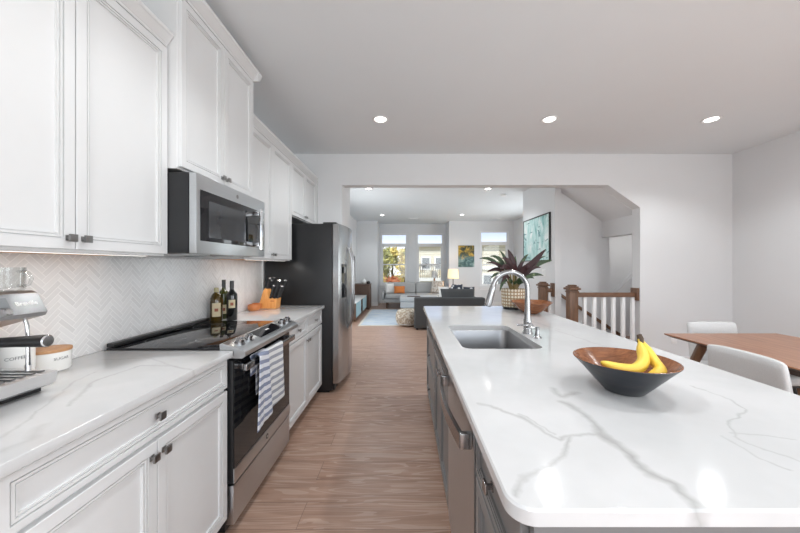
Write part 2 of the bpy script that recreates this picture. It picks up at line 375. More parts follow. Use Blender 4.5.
class MB:
    def __init__(s): s.b = bmesh.new(); s.uv = None
    def face(s, vs):
        try: return s.b.faces.new(vs)
        except ValueError: return None
    def quads(s, P, Q, closed=True):
        n = len(P)
        for i in range(n if closed else n-1): s.face((P[i], P[(i+1) % n], Q[(i+1) % n], Q[i]))
    def box(s, x0, x1, y0, y1, z0, z1, bev=0, seg=2):
        x0, x1 = sorted((x0, x1)); y0, y1 = sorted((y0, y1)); z0, z1 = sorted((z0, z1))
        v = [s.b.verts.new((x, y, z)) for x in (x0, x1) for y in (y0, y1) for z in (z0, z1)]
        fs = [s.face([v[i] for i in f]) for f in ((0, 1, 3, 2), (4, 6, 7, 5), (0, 4, 5, 1), (2, 3, 7, 6), (0, 2, 6, 4), (1, 5, 7, 3))]
        if bev:
            es = list({e for f in fs for e in f.edges})
            bmesh.ops.bevel(s.b, geom=es, offset=bev, segments=seg, affect='EDGES', profile=.6)
        return s
    def prism(s, poly, axis, a, b, bev=0):
        # poly in the two other axes, in order; axis 0: (y,z), 1: (x,z), 2: (x,y)
        def mk(p, t):
            return ((t, p[0], p[1]), (p[0], t, p[1]), (p[0], p[1], t))[axis]
        A = [s.b.verts.new(mk(p, a)) for p in poly]; B = [s.b.verts.new(mk(p, b)) for p in poly]
        f1 = s.face(A); f2 = s.face(B[::-1]); s.quads(A, B)
        if bev:
            es = list({e for f in [f1, f2] for e in f.edges})
            bmesh.ops.bevel(s.b, geom=es, offset=bev, segments=2, affect='EDGES', profile=.6)
        return s
    def cyl(s, p0, p1, r0, r1=None, seg=24, cap=True):
        r1 = r0 if r1 is None else r1
        p0, p1 = Vector(p0), Vector(p1); d = (p1-p0).normalized()
        a = d.orthogonal().normalized(); b = d.cross(a)
        L = [[s.b.verts.new(p+(a*math.cos(t)+b*math.sin(t))*r) for t in [2*math.pi*i/seg for i in range(seg)]] for p, r in ((p0, r0), (p1, r1))]
        s.quads(L[0], L[1])
        if cap: s.face(L[0][::-1]); s.face(L[1])
        return s
    def tube(s, pts, r, seg=12, cap=True, flat=None):
        pts = [Vector(p) for p in pts]; rs = r if isinstance(r, (list, tuple)) else [r]*len(pts)
        rings = []; a = None
        for i, p in enumerate(pts):
            d = (pts[min(i+1, len(pts)-1)]-pts[max(i-1, 0)]).normalized()
            if a is None: a = d.orthogonal().normalized()
            a = (a-d*a.dot(d)).normalized(); b = d.cross(a)
            rings.append([s.b.verts.new(p+(a*math.cos(t)+b*math.sin(t)*(flat or 1))*rs[i]) for t in [2*math.pi*k/seg for k in range(seg)]])
        for P, Q in zip(rings, rings[1:]): s.quads(P, Q)
        if cap: s.face(rings[0][::-1]); s.face(rings[-1])
        return s
    def lathe(s, prof, c=(0, 0, 0), seg=40, sx=1, sy=1):
        c = Vector(c); rings = []
        for r, z in prof:
            if r < 1e-6: rings.append([s.b.verts.new(c+Vector((0, 0, z)))])
            else: rings.append([s.b.verts.new(c+Vector((r*sx*math.cos(2*math.pi*i/seg), r*sy*math.sin(2*math.pi*i/seg), z))) for i in range(seg)])
        for P, Q in zip(rings, rings[1:]):
            if len(P) == 1 and len(Q) == 1: continue
            if len(P) == 1: [s.face((P[0], Q[i], Q[(i+1) % seg])) for i in range(seg)]
            elif len(Q) == 1: [s.face((P[i], P[(i+1) % seg], Q[0])) for i in range(seg)]
            else: s.quads(P, Q)
        return s
    def rings(s, f, W_, H_, prof, back=0):
        # concentric rectangles: f(u,v,d) -> point, prof = [(inset, depth)...]
        L = []
        for ins, d in prof:
            L.append([s.b.verts.new(f(*p, d)) for p in ((ins, ins), (W_-ins, ins), (W_-ins, H_-ins), (ins, H_-ins))])
        for P, Q in zip(L, L[1:]): s.quads(P, Q)
        s.face(L[0][::-1]); s.face(L[-1]); return s
    def grid(s, fn, nu, nv, thick=0, uvs=None):
        P = [[s.b.verts.new(fn(i/nu, j/nv)) for j in range(nv+1)] for i in range(nu+1)]
        uvl = s.b.loops.layers.uv.verify() if uvs else None
        for i in range(nu):
            for j in range(nv):
                f = s.face((P[i][j], P[i+1][j], P[i+1][j+1], P[i][j+1]))
                if f and uvs:
                    for lp, (a, b) in zip(f.loops, ((i, j), (i+1, j), (i+1, j+1), (i, j+1))): lp[uvl].uv = uvs(a/nu, b/nv)
        return s
    def pillow(s, c, w, d, h, rot=None, pw=.48, n=16):
        # a soft cushion: w along local x, d along local y, h thickness along local z
        c = Vector(c); rot = rot or Matrix.Identity(3)
        for sg in (1, -1):
            def fn(u, v, sg=sg):
                a, b = u*2-1, v*2-1
                t = max(0, (1-a**4)*(1-b**4))**pw
                sq = 1-.07*(a*a*(1-b*b)*0+(1-abs(a))*abs(b)**2*.8)
                sp_ = 1-.07*((1-abs(b))*abs(a)**2*.8)
                return c+rot@Vector((a*w/2*sp_, b*d/2*sq, sg*h/2*t))
            P = [[s.b.verts.new(fn(i/n, j/n)) for j in range(n+1)] for i in range(n+1)]
            for i in range(n):
                for j in range(n):
                    q = (P[i][j], P[i+1][j], P[i+1][j+1], P[i][j+1]); s.face(q if sg > 0 else q[::-1])
        bmesh.ops.remove_doubles(s.b, verts=s.b.verts, dist=1e-5)
        return s
    def rot(s, mat, about=(0, 0, 0)):
        a = Vector(about); bmesh.ops.transform(s.b, matrix=Matrix.Translation(a) @ mat.to_4x4() @ Matrix.Translation(-a), verts=s.b.verts); return s
    def build(s, name, mat, parent=None, sharp=35, org=None, normals=True):
        if normals: bmesh.ops.recalc_face_normals(s.b, faces=s.b.faces)
        for f in s.b.faces: f.smooth = True
        me = bpy.data.meshes.new(name)
        if parent is not None: o0 = ORG[parent.name]
        elif org is not None: o0 = Vector(org)
        else:
            xs = [v.co for v in s.b.verts]
            o0 = Vector(((min(v.x for v in xs)+max(v.x for v in xs))/2, (min(v.y for v in xs)+max(v.y for v in xs))/2, min(v.z for v in xs)))
        bmesh.ops.translate(s.b, verts=s.b.verts, vec=-o0)
        s.b.to_mesh(me); s.b.free()
        if sharp: me.set_sharp_from_angle(angle=R(sharp))
        mats = mat if isinstance(mat, (list, tuple)) else [mat]
        for m_ in mats: me.materials.append(M[m_])
        o = bpy.data.objects.new(name, me); link(o, parent)
        if parent is None: o.location = o0
        ORG[o.name] = o0
        return o

def copy_tree(o, parent=None):
    c = o.copy(); COL.objects.link(c); c.parent = parent
    for ch in [x for x in o.children if x.type != 'CAMERA']: copy_tree(ch, c)
    return c
def struct(name, mb, mat, parent=None, label=None):
    o = mb.build(name, mat, parent)
    if parent is None: props(o, label, None, None, 'structure')
    return o
def text(name, body, size, mat, parent, place, depth=.0006, bold=0, align='CENTER'):
    cu = bpy.data.curves.new('t', 'FONT'); cu.body = body; cu.size = size; cu.extrude = depth; cu.offset = bold
    cu.align_x = align; cu.align_y = 'CENTER'; cu.resolution_u = 3
    tmp = bpy.data.objects.new('t', cu); COL.objects.link(tmp)
    dg = bpy.context.evaluated_depsgraph_get(); dg.update()
    me = bpy.data.meshes.new_from_object(tmp.evaluated_get(dg))
    bpy.data.objects.remove(tmp); bpy.data.curves.remove(cu)
    o0 = ORG[parent.name]
    for v in me.vertices: v.co = Vector(place(v.co.x, v.co.y, v.co.z))-o0
    me.materials.clear(); me.materials.append(M[mat]); me.name = name
    o = bpy.data.objects.new(name, me); link(o, parent); ORG[o.name] = o0
    return o

# ------------------------------------------------------------------ the setting
CZ = 2.79; WL = -1.476; WR = 4.29; YO = 4.2; YO2 = 4.35
fl = MB(); fl.box(-1.75, WR+.15, -3.1, YO2+.02, -.2, 0); fl.box(-1.75, 2.40, YO2+.02, 5.13, -.2, 0); fl.box(-1.75, 4.5, 5.13, 11.6, -.2, 0)
struct('floor', fl, 'floor_planks')
cl = MB(); cl.box(-1.75, WR+.15, -3.1, YO2, CZ, CZ+.15); cl.box(-1.75, 2.35, YO2, 11.6, CZ, CZ+.15); cl.box(2.35, 4.5, 5.13, 11.6, CZ, CZ+.15)
struct('ceiling', cl, 'ceiling_paint')
struct('wall_left', MB().box(WL-.15, WL, -3.1, YO2, 0, CZ), 'wall_paint')
struct('wall_right', MB().box(WR, WR+.15, -3.1, YO, 0, CZ), 'wall_paint')
b = MB(); b.box(-1.75, -.7, -3.15, -3, 0, CZ); b.box(3.9, WR+.15, -3.15, -3, 0, CZ); b.box(-.7, 3.9, -3.15, -3, 2.5, CZ); b.box(-.7, 3.9, -3.15, -3, 0, .3)
struct('wall_back', b, 'wall_paint')
# wall with the wide opening
X0, XJ, XC, ZC, XR, ZR = -1.75, -.833, 2.66, 2.38, 3.08, 2.085
poly = [(X0, 0), (XJ, 0), (XJ, ZC), (XC, ZC), (XR, ZR), (XR, 0), (WR+.15, 0), (WR+.15, CZ), (X0, CZ)]
struct('wall_front', MB().prism(poly, 1, YO, YO2), 'wall_paint')
struct('wall_chase', MB().box(-1.75, XJ, YO2+.001, 4.8, 0, CZ), 'wall_paint')
struct('wall_living_left', MB().box(-1.75, -1.6, 4.8, 10.5, 0, CZ), 'wall_paint')
# living far wall : left block, bay, right block, with window holes
def wall_holes(mb, x0, x1, y0, y1, holes):
    xs = x0
    for hx0, hx1, hz0, hz1 in holes:
        mb.box(xs, hx0, y0, y1, 0, CZ); mb.box(hx0, hx1, y0, y1, 0, hz0); mb.box(hx0, hx1, y0, y1, hz1, CZ); xs = hx1
    mb.box(xs, x1, y0, y1, 0, CZ); return mb
H1 = (-.885, .07, .634, 2.464); H2 = (.39, 1.35, .634, 2.464); H3 = (2.44, 3.40, .62, 2.466)
struct('wall_far_left', MB().box(-1.75, -.92, 10.5, 11.48, 0, CZ), 'wall_paint')
struct('wall_bay', wall_holes(MB(), -.92, 1.43, 11.33, 11.48, [H1, H2]), 'wall_paint')
w = MB(); wall_holes(w, 1.43, 3.7, 10.5, 10.65, [H3]); w.box(1.43, 1.58, 10.65, 11.48, 0, CZ)
struct('wall_far_right', w, 'wall_paint')
struct('wall_living_right', MB().box(3.54, 3.69, 6.4, 10.5, 0, CZ), 'wall_paint')
# stair core
struct('wall_stub', MB().box(2.35, 2.45, 5.03, 6.4, 0, CZ), 'wall_paint')
struct('wall_core', MB().box(2.45, 3.69, 6.3, 6.4, 0, CZ), 'wall_paint')
struct('wall_stair', MB().box(2.4505, 3.27, 5.13, 5.25, -2.6, CZ), 'wall_paint')
b = MB(); b.box(3.15, 3.27, 5.25, 6.1, -2.6, CZ)
struct('wall_stair_side', b, 'wall_paint')
struct('wall_landing_back', MB().box(3.27, 4.75, 6.1, 6.25, -2.6, CZ), 'wall_paint')
struct('wall_landing_right', MB().box(4.6, 4.75, YO2+.02, 6.1, -2.6, CZ), 'wall_paint')
struct('wall_stair_near', MB().box(2.4, 4.6, YO2-.13, YO2+.019, -2.6, -.201), 'wall_paint')
# sloping soffit under the upper flight and its beam
sf = MB(); sl = .72
def zs(x): return ZC-sl*(x-XC)
sf.prism([(2.36, zs(2.36)), (3.15, zs(3.15)), (3.15, CZ+.15), (2.36, CZ+.15)], 1, YO2+.002, 5.129)
struct('ceiling_stair_soffit', sf, 'wall_paint')
struct('trim_stair_beam', MB().box(3.151, 3.30, YO2+.002, 5.129, 1.77, CZ), 'wall_paint')
struct('ceiling_landing', MB().box(3.301, 4.6, YO2+.002, 6.1, 2.1, 2.2), 'wall_paint')
struct('wall_landing_slope', MB().prism([(3.28, .2), (4.6, 1.45), (4.6, -.8), (3.28, -1.4)], 1, 6.0, 6.099), 'wall_paint')
# baseboards
bh, bt = .13, .014
struct('baseboard_bay', MB().box(-.905, 1.415, 11.33-bt, 11.33, 0, bh), 'white_trim')
struct('baseboard_far_left', MB().box(-1.6+bt, -.92, 10.5-bt, 10.5, 0, bh).box(-.92, -.92+bt, 10.5-bt, 11.33-bt, 0, bh), 'white_trim')
struct('baseboard_far_right', MB().box(1.43, 3.54-bt, 10.5-bt, 10.5, 0, bh), 'white_trim')
struct('baseboard_living_right', MB().box(3.54-bt, 3.54, 6.4, 10.5, 0, bh), 'white_trim')
struct('baseboard_living_left', MB().box(-1.6, -1.6+bt, 4.8, 10.5, 0, bh), 'white_trim')
struct('baseboard_right', MB().box(WR-bt, WR, -3, YO-bt, 0, bh), 'white_trim')
struct('baseboard_front', MB().box(XR+.001, WR, YO-bt, YO, 0, bh), 'white_trim')
struct('baseboard_stub', MB().box(2.35-bt, 2.35, 5.03, 6.4, 0, bh), 'white_trim')
# tiled backsplash
struct('wall_backsplash', MB().box(WL, WL+.008, -.8, 3.285, .914, 1.372), 'herringbone_tile')
struct('trim_backsplash_edge', MB().box(WL, WL+.010, 3.285, 3.297, .914, 1.372), 'white_trim')

def window(name, H, y, depth=.15, transom=True):
    x0, x1, z0, z1 = H; fw = .055
    e_ = bpy.data.objects.new(name, None); link(e_); e_.location = (x0, y, z0); ORG[e_.name] = Vector((x0, y, z0)); e_['kind'] = 'structure'
    f = MB(); ya, yb = y+.03, y+.11
    zt = z1-.36
    f.box(x0, x0+fw, ya, yb, z0, z1); f.box(x1-fw, x1, ya, yb, z0, z1)
    f.box(x0+fw, x1-fw, ya, yb, z1-fw, z1); f.box(x0+fw, x1-fw, ya, yb, z0, z0+fw)
    f.box(x0+fw, x1-fw, ya, yb, zt-.075, zt)
    f.build('window_frame', 'white_trim', e_)
    zm = (z0+zt)/2-.01; sw = .035
    for a, b_, yy in ((zm-.02, zt-.075, ya+.045), (z0+fw, zm+.02, ya+.012)):
        q = MB(); q.box(x0+fw, x0+fw+sw, yy, yy+.03, a, b_); q.box(x1-fw-sw, x1-fw, yy, yy+.03, a, b_)
        q.box(x0+fw+sw, x1-fw-sw, yy, yy+.03, a, a+sw); q.box(x0+fw+sw, x1-fw-sw, yy, yy+.03, b_-sw, b_)
        sa = q.build('sash', 'white_trim', e_)
        MB().box(x0+fw+sw, x1-fw-sw, yy+.012, yy+.018, a+sw, b_-sw).build('pane', 'window_glass', sa)
    MB().box(x0+fw, x1-fw, ya+.03, ya+.036, zt, z1-fw).build('pane', 'window_glass', e_)
    # casing and sill on the room side
    MB().box(x0-.02, x1+.02, y-.035, y+.03, z0-.03, z0, .004).box(x0, x1, y-.012, y, z0-.10, z0-.03).build('window_sill', 'white_trim', e_)
window('window_1', H1, 11.33); window('window_2', H2, 11.33); window('window_3', H3, 10.5)
# added wide window behind the camera, put in to let fill light enter
e_ = bpy.data.objects.new('window_added_rear', None); link(e_); e_.location = (1.6, -3, .3); ORG[e_.name] = Vector((1.6, -3, .3)); e_['kind'] = 'structure'
q = MB()
for x in (-.7, .80, 2.35, 3.84): q.box(x, x+.06, -3.12, -3.04, .3, 2.5)
q.box(-.64, 3.84, -3.12, -3.04, .3, .36); q.box(-.64, 3.84, -3.12, -3.04, 2.44, 2.5)
q.build('window_frame', 'white_trim', e_)

# recessed ceiling lights
def downlight(x, y, where, power, first=[None]):
    if first[0] is None:
        t = thing('recessed_light', 'x', 'ceiling light', (0, 0, CZ))
        MB().lathe([(.052, -.001), (.078, -.001), (.083, -.004), (.078, -.010), (.066, -.012), (.054, -.006), (.052, -.001)], (0, 0, CZ), 36).build('trim_ring', 'white_trim', t)
        MB().lathe([(0, -.006), (.050, -.006), (.052, -.002), (0, -.002)], (0, 0, CZ), 32).build('lens', 'downlight_lens', t)
        first[0] = t
    else: t = copy_tree(first[0])
    t.location = (x, y, CZ); t['label'] = where; t['group'] = 'recessed ceiling lights'
    lamp('downlight_lamp', 'SPOT', (x, y, CZ-.03), power, (.945, .985, 1), spot_size=R(138), spot_blend=.55, shadow_soft_size=.05)
for x, y, w_ in ((-.25, 3.2, 'round recessed downlight in the kitchen ceiling nearest the white wall cabinets'), (1.44, 3.2, 'round recessed downlight in the kitchen ceiling above the island faucet'),
                 (3.06, 3.2, 'round recessed downlight in the kitchen ceiling above the dining table side'),
                 (-.25, 1.2, 'round recessed downlight above the range aisle, above the top of the picture'), (1.44, 1.2, 'round recessed downlight above the middle of the island, above the top of the picture'),
                 (3.06, 1.2, 'round recessed downlight above the dining chairs, above the top of the picture'),
                 (-.25, -.8, 'round recessed downlight behind the camera over the range aisle'), (1.44, -.8, 'round recessed downlight behind the camera beyond the island'), (3.06, -.8, 'round recessed downlight behind the camera on the dining side')):
    downlight(x, y, w_, SPOT_K)
for x, y, w_ in ((-.70, 6.1, 'round recessed downlight just beyond the left end of the opening header'), (1.57, 6.1, 'round recessed downlight just beyond the header, left of the smoke detector'),
                 (-.675, 9.27, 'small far recessed downlight in front of the leftmost living room window'), (1.62, 9.2, 'small far recessed downlight in front of the yellow and teal painting')):
    downlight(x, y, w_, SPOT_L)
o = MB().lathe([(0, -.035), (.045, -.035), (.062, -.022), (.066, 0), (0, 0)], (2.02, 6.6, CZ), 28).build('smoke_detector', 'outlet_white'); props(o, 'small round smoke detector on the ceiling beyond the opening', 'smoke detector')
for x, y, w_ in ((.25, 9.9, 'flat white ceiling vent in front of the bay windows'), (2.8, 9.85, 'flat white ceiling vent in front of the window right of the painting')):
    t = thing('ceiling_vent', w_, 'vent', (x, y, CZ), 'living room ceiling vents')
    MB().box(x-.16, x+.16, y-.07, y+.07, CZ-.008, CZ-.0005).build('vent_frame', 'white_trim', t)
    q = MB()
    for i in range(6): q.box(x-.13, x+.13, y-.05+i*.018, y-.044+i*.018, CZ-.014, CZ-.008)
    q.build('vent_slats', 'outlet_white', t)

# ------------------------------------------------------------------ cabinets
def plane(axis_normal, xf, y0, z0):
    # front plane facing +X (1) or -X (-1): u runs along Y
    return lambda u, v, d: Vector((xf+axis_normal*d, y0+u, z0+v))
DOORP = [(0, 0), (0, .0185), (.0015, .020), (.036, .020), (.0365, .012), (.0395, .012), (.0400, .0185), (.0465, .0185), (.0470, .013), (.0495, .013), (.050, .0165), (.055, .0165), (.0555, .0085), (.056, .0085)]
DRAWP = [(0, 0), (0, .0185), (.0015, .020), (.018, .020), (.0185, .012), (.0215, .012), (.0220, .0185), (.0285, .0185), (.0290, .013), (.0315, .013), (.032, .0165), (.0365, .0165), (.037, .0105), (.0375, .0105)]
def knob(parent, sgn, x, y, z, mat='pewter', name='knob'):
    q = MB(); q.box(x, x+sgn*.003, y-.009, y+.009, z-.009, z+.009); q.box(x+sgn*.003, x+sgn*.015, y-.005, y+.005, z-.005, z+.005)
    q.box(x+sgn*.015, x+sgn*.022, y-.013, y+.013, z-.013, z+.013, .0015)
    return q.build(name, mat, parent)
def front(parent, kind, sgn, xf, y0, y1, z0, z1, mat, kn=None, kmat='pewter', prof=None):
    H = z1-z0; pr = prof or (DRAWP if kind == 'drawer' and H < .22 else DOORP)
    o = MB().rings(plane(sgn, xf, y0, z0), y1-y0, H, pr).build(kind, mat, parent, sharp=20)
    if kn: knob(o, sgn, xf+sgn*(pr[3][1]), kn[0], kn[1], kmat)
    return o
def base_cab(sgn, xb, xf, y0, y1, label, layout, mat, kmat='pewter', group=None):
    t = thing('base_cabinet', label, 'cabinet', ((xb+xf)/2, (y0+y1)/2, 0), group)
    MB().box(xb, xf, y0, y1, .10, .8835).build('carcass', mat, t)
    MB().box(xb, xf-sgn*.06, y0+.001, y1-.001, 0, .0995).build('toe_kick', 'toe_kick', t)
    g_ = .004; ym = (y0+y1)/2
    if layout == 'drawer2door':
        front(t, 'drawer', sgn, xf, y0+.006, y1-.006, .737, .872, mat, (ym, .805), kmat)
        front(t, 'door', sgn, xf, y0+.006, ym-g_/2, .108, .722, mat, (ym-.027, .675), kmat)
        front(t, 'door', sgn, xf, ym+g_/2, y1-.006, .108, .722, mat, (ym+.027, .675), kmat)
    elif layout == '2drawer2door':
        front(t, 'drawer', sgn, xf, y0+.006, ym-.006, .737, .872, mat, ((y0+ym)/2, .805), kmat)
        front(t, 'drawer', sgn, xf, ym+.006, y1-.006, .737, .872, mat, ((y1+ym)/2, .805), kmat)
        front(t, 'door', sgn, xf, y0+.006, ym-g_/2, .108, .722, mat, (ym-.027, .675), kmat)
        front(t, 'door', sgn, xf, ym+g_/2, y1-.006, .108, .722, mat, (ym+.027, .675), kmat)
    elif layout == '3drawer':
        for a, b_ in ((.70, .872), (.41, .69), (.108, .40)):
            front(t, 'drawer', sgn, xf, y0+.006, y1-.006, a, b_, mat, (ym, (a+b_)/2), kmat)
    return t
BF = -.876
base_cab(1, WL+.002, BF, .668, 1.543, 'white base cabinet with one wide drawer above two doors, left of the range', 'drawer2door', 'white_cabinet')
base_cab(1, WL+.002, BF, -.2, .666, 'white base cabinet at the left picture edge, nearest the camera', 'drawer2door', 'white_cabinet')
base_cab(1, WL+.002, BF, 2.313, 3.283, 'white base cabinet with two drawers and two doors between range and refrigerator', '2drawer2door', 'white_cabinet')
def worktop(label, x0, x1, y0, y1, mat):
    o = MB().box(x0, x1, y0, y1, .884, .914, .004).build('worktop', mat); return props(o, label, 'worktop')
worktop('white veined quartz worktop holding the espresso machine, left of the range', WL+.009, -.831, -.2, 1.545, 'quartz_counter')
worktop('short white quartz worktop holding bottles and knife block, right of the range', WL+.009, -.831, 2.311, 3.29, 'quartz_counter')

CROWN = [(0, 0), (.014, 0), (.016, .010), (.022, .014), (.040, .042), (.046, .046), (.048, .062), (0, .062)]
def upper_cab(xf, y0, y1, z0, z1, label, doors, kn='low', crown_sides=(), under=True, cs=1.0):
    t = thing('wall_cabinet', label, 'cabinet', ((WL+xf)/2, (y0+y1)/2, z0))
    q = MB(); q.box(WL+.001, xf, y0, y1, z0+.006, z1); q.box(xf-.02, xf, y0, y1, z0, z0+.006); q.box(WL+.001, xf-.02, y0, y0+.018, z0, z0+.006); q.box(WL+.001, xf-.02, y1-.018, y1, z0, z0+.006)
    q.build('carcass', 'white_cabinet', t)
    if under: MB().box(WL+.012, xf-.021, y0+.019, y1-.019, z0+.001, z0+.0055).build('wood_underside', 'cabinet_underside', t)
    n = len(doors)-1
    for i in range(n):
        a, b_ = doors[i]+(.004 if i == 0 else .002), doors[i+1]-(.004 if i == n-1 else .002)
        if n == 1: ky = b_-.032
        else: ky = (b_-.024) if i % 2 == 0 else (a+.024)
        front(t, 'door', 1, xf, a, b_, z0+.010, z1-.022, 'white_cabinet', (ky, z0+.048))
    q = MB(); q.prism([(xf+p[0]*cs, z1-.012+p[1]*cs) for p in CROWN], 1, y0, y1)
    if 'near' in crown_sides: q.prism([(y0-p[0]*cs, z1-.012+p[1]*cs) for p in CROWN], 0, WL+.001, xf+.048*cs)
    if 'far' in crown_sides: q.prism([(y1+p[0]*cs, z1-.012+p[1]*cs) for p in CROWN], 0, WL+.001, xf+.048*cs)
    q.build('crown_molding', 'white_cabinet', t)
    return t
UF = -1.17; UT = 2.395
upper_cab(UF, .676, 1.551, 1.37, UT, 'tall white double door wall cabinet above the espresso machine', [.676, 1.117, 1.551])
upper_cab(UF, -.2, .674, 1.37, UT, 'white double door wall cabinet nearest the camera, above the worktop', [-.2, .24, .674])
upper_cab(-1.112, 1.556, 2.303, 1.797, 2.662, 'raised white wall cabinet above the microwave', [1.556, 1.93, 2.303], crown_sides=('near', 'far'), under=False, cs=1.15)
upper_cab(UF, 2.313, 3.238, 1.37, UT, 'full height white wall cabinet between microwave and refrigerator', [2.313, 2.775, 3.238])
upper_cab(UF, 3.241, 4.12, 1.83, UT, 'short white wall cabinet above the refrigerator', [3.241, 3.68, 4.12], under=False)
MBf = MB().box(WL+.001, -1.145, 4.122, 4.198, 1.83, UT+.04); o = MBf.build('filler_panel', 'white_cabinet'); props(o, 'narrow white filler strip between the last wall cabinet and the wall', 'panel')

for y0, y1, lb in ((.75, 1.48, 'slim added light strip above the espresso machine, brightening the worktop'), (2.38, 3.18, 'slim under-cabinet light strip above the bottles and knife block')):  # the strip over the espresso machine is added to brighten the left worktop
    t = thing('under_cabinet_light', lb, 'light', (-1.196, (y0+y1)/2, 1.37), 'under-cabinet light strips')
    MB().box(-1.200, -1.192, y0, y1, 1.3665, 1.3705).build('housing', 'white_trim', t)
    MB().box(-1.199, -1.193, y0+.01, y1-.01, 1.3655, 1.3664).build('lens', 'strip_lens', t)
    lamp('strip_lamp', 'AREA', (-1.196, (y0+y1)/2, 1.362), 1.3, (1, .97, .93), shape='RECTANGLE', size=.012, size_y=y1-y0-.03)
# ------------------------------------------------------------------ range
t = thing('range_stove', 'slide-in stainless and black glass electric range with front control panel', 'stove', (-1.15, 1.928, 0))
Y0, Y1 = 1.549, 2.307
MB().box(WL+.012, -.875, Y0, Y1, .03, .905).build('body', 'black_steel', t)
for yy in (Y0+.05, Y1-.09): MB().box(-1.40, -.90, yy, yy+.04, 0, .0295).build('foot_rail', 'black_plastic', t)
MB().box(WL+.032, -.898, Y0-.006, Y1+.006, .9155, .925, .003).build('cooktop', 'black_glass', t)
MB().box(WL+.030, WL+.066, Y0-.004, Y1+.004, .9255, .947, .006, 3).build('rear_trim', 'black_plastic', t)
burn = []
for bx, by, r in ((-1.30, 1.74, .09), (-1.30, 2.12, .09), (-1.05, 1.74, .075), (-1.05, 2.12, .105)):
    MB().lathe([(r-.002, .9252), (r, .9254), (r+.002, .9252)], (bx, by, 0), 48).build('burner_ring', 'display_grey', t)
cp = MB().prism([(-.899, .905), (-.899, .943), (-.885, .947), (-.786, .915), (-.775, .905), (-.775, .885), (-.79, .874), (-.899, .874)], 1, Y0-.002, Y1+.002)
panel = cp.build('control_panel', 'stainless', t)
sl_ang = math.atan2(.947-.915, .099)
nrm = Vector((math.sin(sl_ang), 0, math.cos(sl_ang)))
def onp(x): return Vector((x, 0, .947-(x+.885)*.032/.099))
for ky in (1.615, 1.705, 2.165, 2.255):
    c = onp(-.838)+Vector((0, ky, 0)); q = MB()
    q.cyl(c, c+nrm*.004, .027); q.cyl(c+nrm*.004, c+nrm*.026, .020, .0185)
    q.tube([c+nrm*.027+Vector((0, -.018, 0)), c+nrm*.027+Vector((0, .018, 0))], .0045, 8)
    q.build('knob', 'nickel', panel)
def slab(x0, x1, y0, y1, h, name, mat, par):
    a, b_ = onp(x0), onp(x1); q = MB(); P = []
    for off in (.0003, h):
        P.append([q.b.verts.new(v+nrm*off) for v in (a+Vector((0, y0, 0)), b_+Vector((0, y0, 0)), b_+Vector((0, y1, 0)), a+Vector((0, y1, 0)))])
    q.quads(P[0], P[1]); q.face(P[0][::-1]); q.face(P[1]); return q.build(name, mat, par)
slab(-.878, -.806, 1.79, 2.10, .0015, 'touch_display', 'black_glass', panel)
slab(-.850, -.842, 1.93, 1.975, .0022, 'display_digits', 'letter_white', panel)
for i in range(9):
    for j in range(4): pass
q = MB()
for i in range(8):
    for j in range(9):
        c = onp(-.880+i*.006)+Vector((0, 1.558+j*.005 if i < 2 else 1.558+j*.0025, 0)); 
        if i < 4: q.cyl(c+nrm*.0002, c+nrm*.0008, .0014, seg=6)
q.build('vent_holes', 'black_plastic', panel)
dr = MB().box(-.874, -.838, Y0+.006, Y1-.006, .262, .862, .003).build('oven_door', 'black_steel', t)
MB().box(-.8375, -.8345, Y0+.010, Y1-.010, .335, .855).build('door_glass', 'oven_glass', dr)
MB().box(-.8375, -.832, Y0+.006, Y1-.006, .262, .333, .001).build('lower_band', 'stainless', dr)
q = MB(); q.cyl((-.832, 1.925, .298), (-.8305, 1.925, .298), .015, seg=28); bd = q.build('badge', 'black_steel', dr)
text('badge_letters', 'GE', .017, 'letter_pale', bd, lambda x, y, z: (-.8302+z, 1.925+x, .298+y), .0004)
q = MB(); q.box(-.806, -.784, 1.585, 2.275, .800, .836, .006, 3)
for yy in (1.60, 2.24): q.box(-.8345, -.803, yy, yy+.022, .804, .832, .003)
q.build('oven_handle', 'nickel', dr)
MB().box(-.874, -.835, Y0+.006, Y1-.006, .062, .252, .004).build('storage_drawer', 'stainless', t)
# towel over the oven handle
def towel_fn(ya, yb, L1, L2, dx, spread, drop):
    tot = L1+L2+.05
    def fn(u, v):
        sd = v*tot; y = ya+u*(yb-ya)
        if sd < L1:
            hang = L1-sd; x = -.778+dx+(.0035*math.sin(u*9+.6)+.0015*math.sin(u*23))*min(1, hang/.10); z = .838-hang
        elif sd < L1+.05:
            a = (sd-L1)/.05*math.pi; x = -.7955+(.0175+dx)*math.cos(a); z = .838+(.010+dx)*math.sin(a)
        else: hang = sd-L1-.05; z = .838-hang; x = -.8155-dx*.3
        fr = max(0, (L1-sd)/L1)
        return Vector((x, y+(u-.35)*spread*fr, z-drop*fr*(1-u)))
    return fn, tot
f1, T1 = towel_fn(1.745, 2.03, .345, .22, 0, .05, .0); f2, T2 = towel_fn(1.690, 1.80, .36, .10, .009, .09, .02)
o = MB().grid(f1, 40, 60, uvs=lambda u, v: (u*.3, v*T1+u*.02)).build('towel', 'towel_stripes', None, normals=False)
sm = o.modifiers.new('thick', 'SOLIDIFY'); sm.thickness = .0025; sm.offset = 0
props(o, 'white and grey-blue striped cotton towel hanging over the oven handle', 'towel')
o2 = MB().grid(f2, 20, 60, uvs=lambda u, v: (u*.3, v*T2+u*.02+.012)).build('folded_flap', 'flap_stripes', o, normals=False)
sm = o2.modifiers.new('thick', 'SOLIDIFY'); sm.thickness = .0025; sm.offset = 0

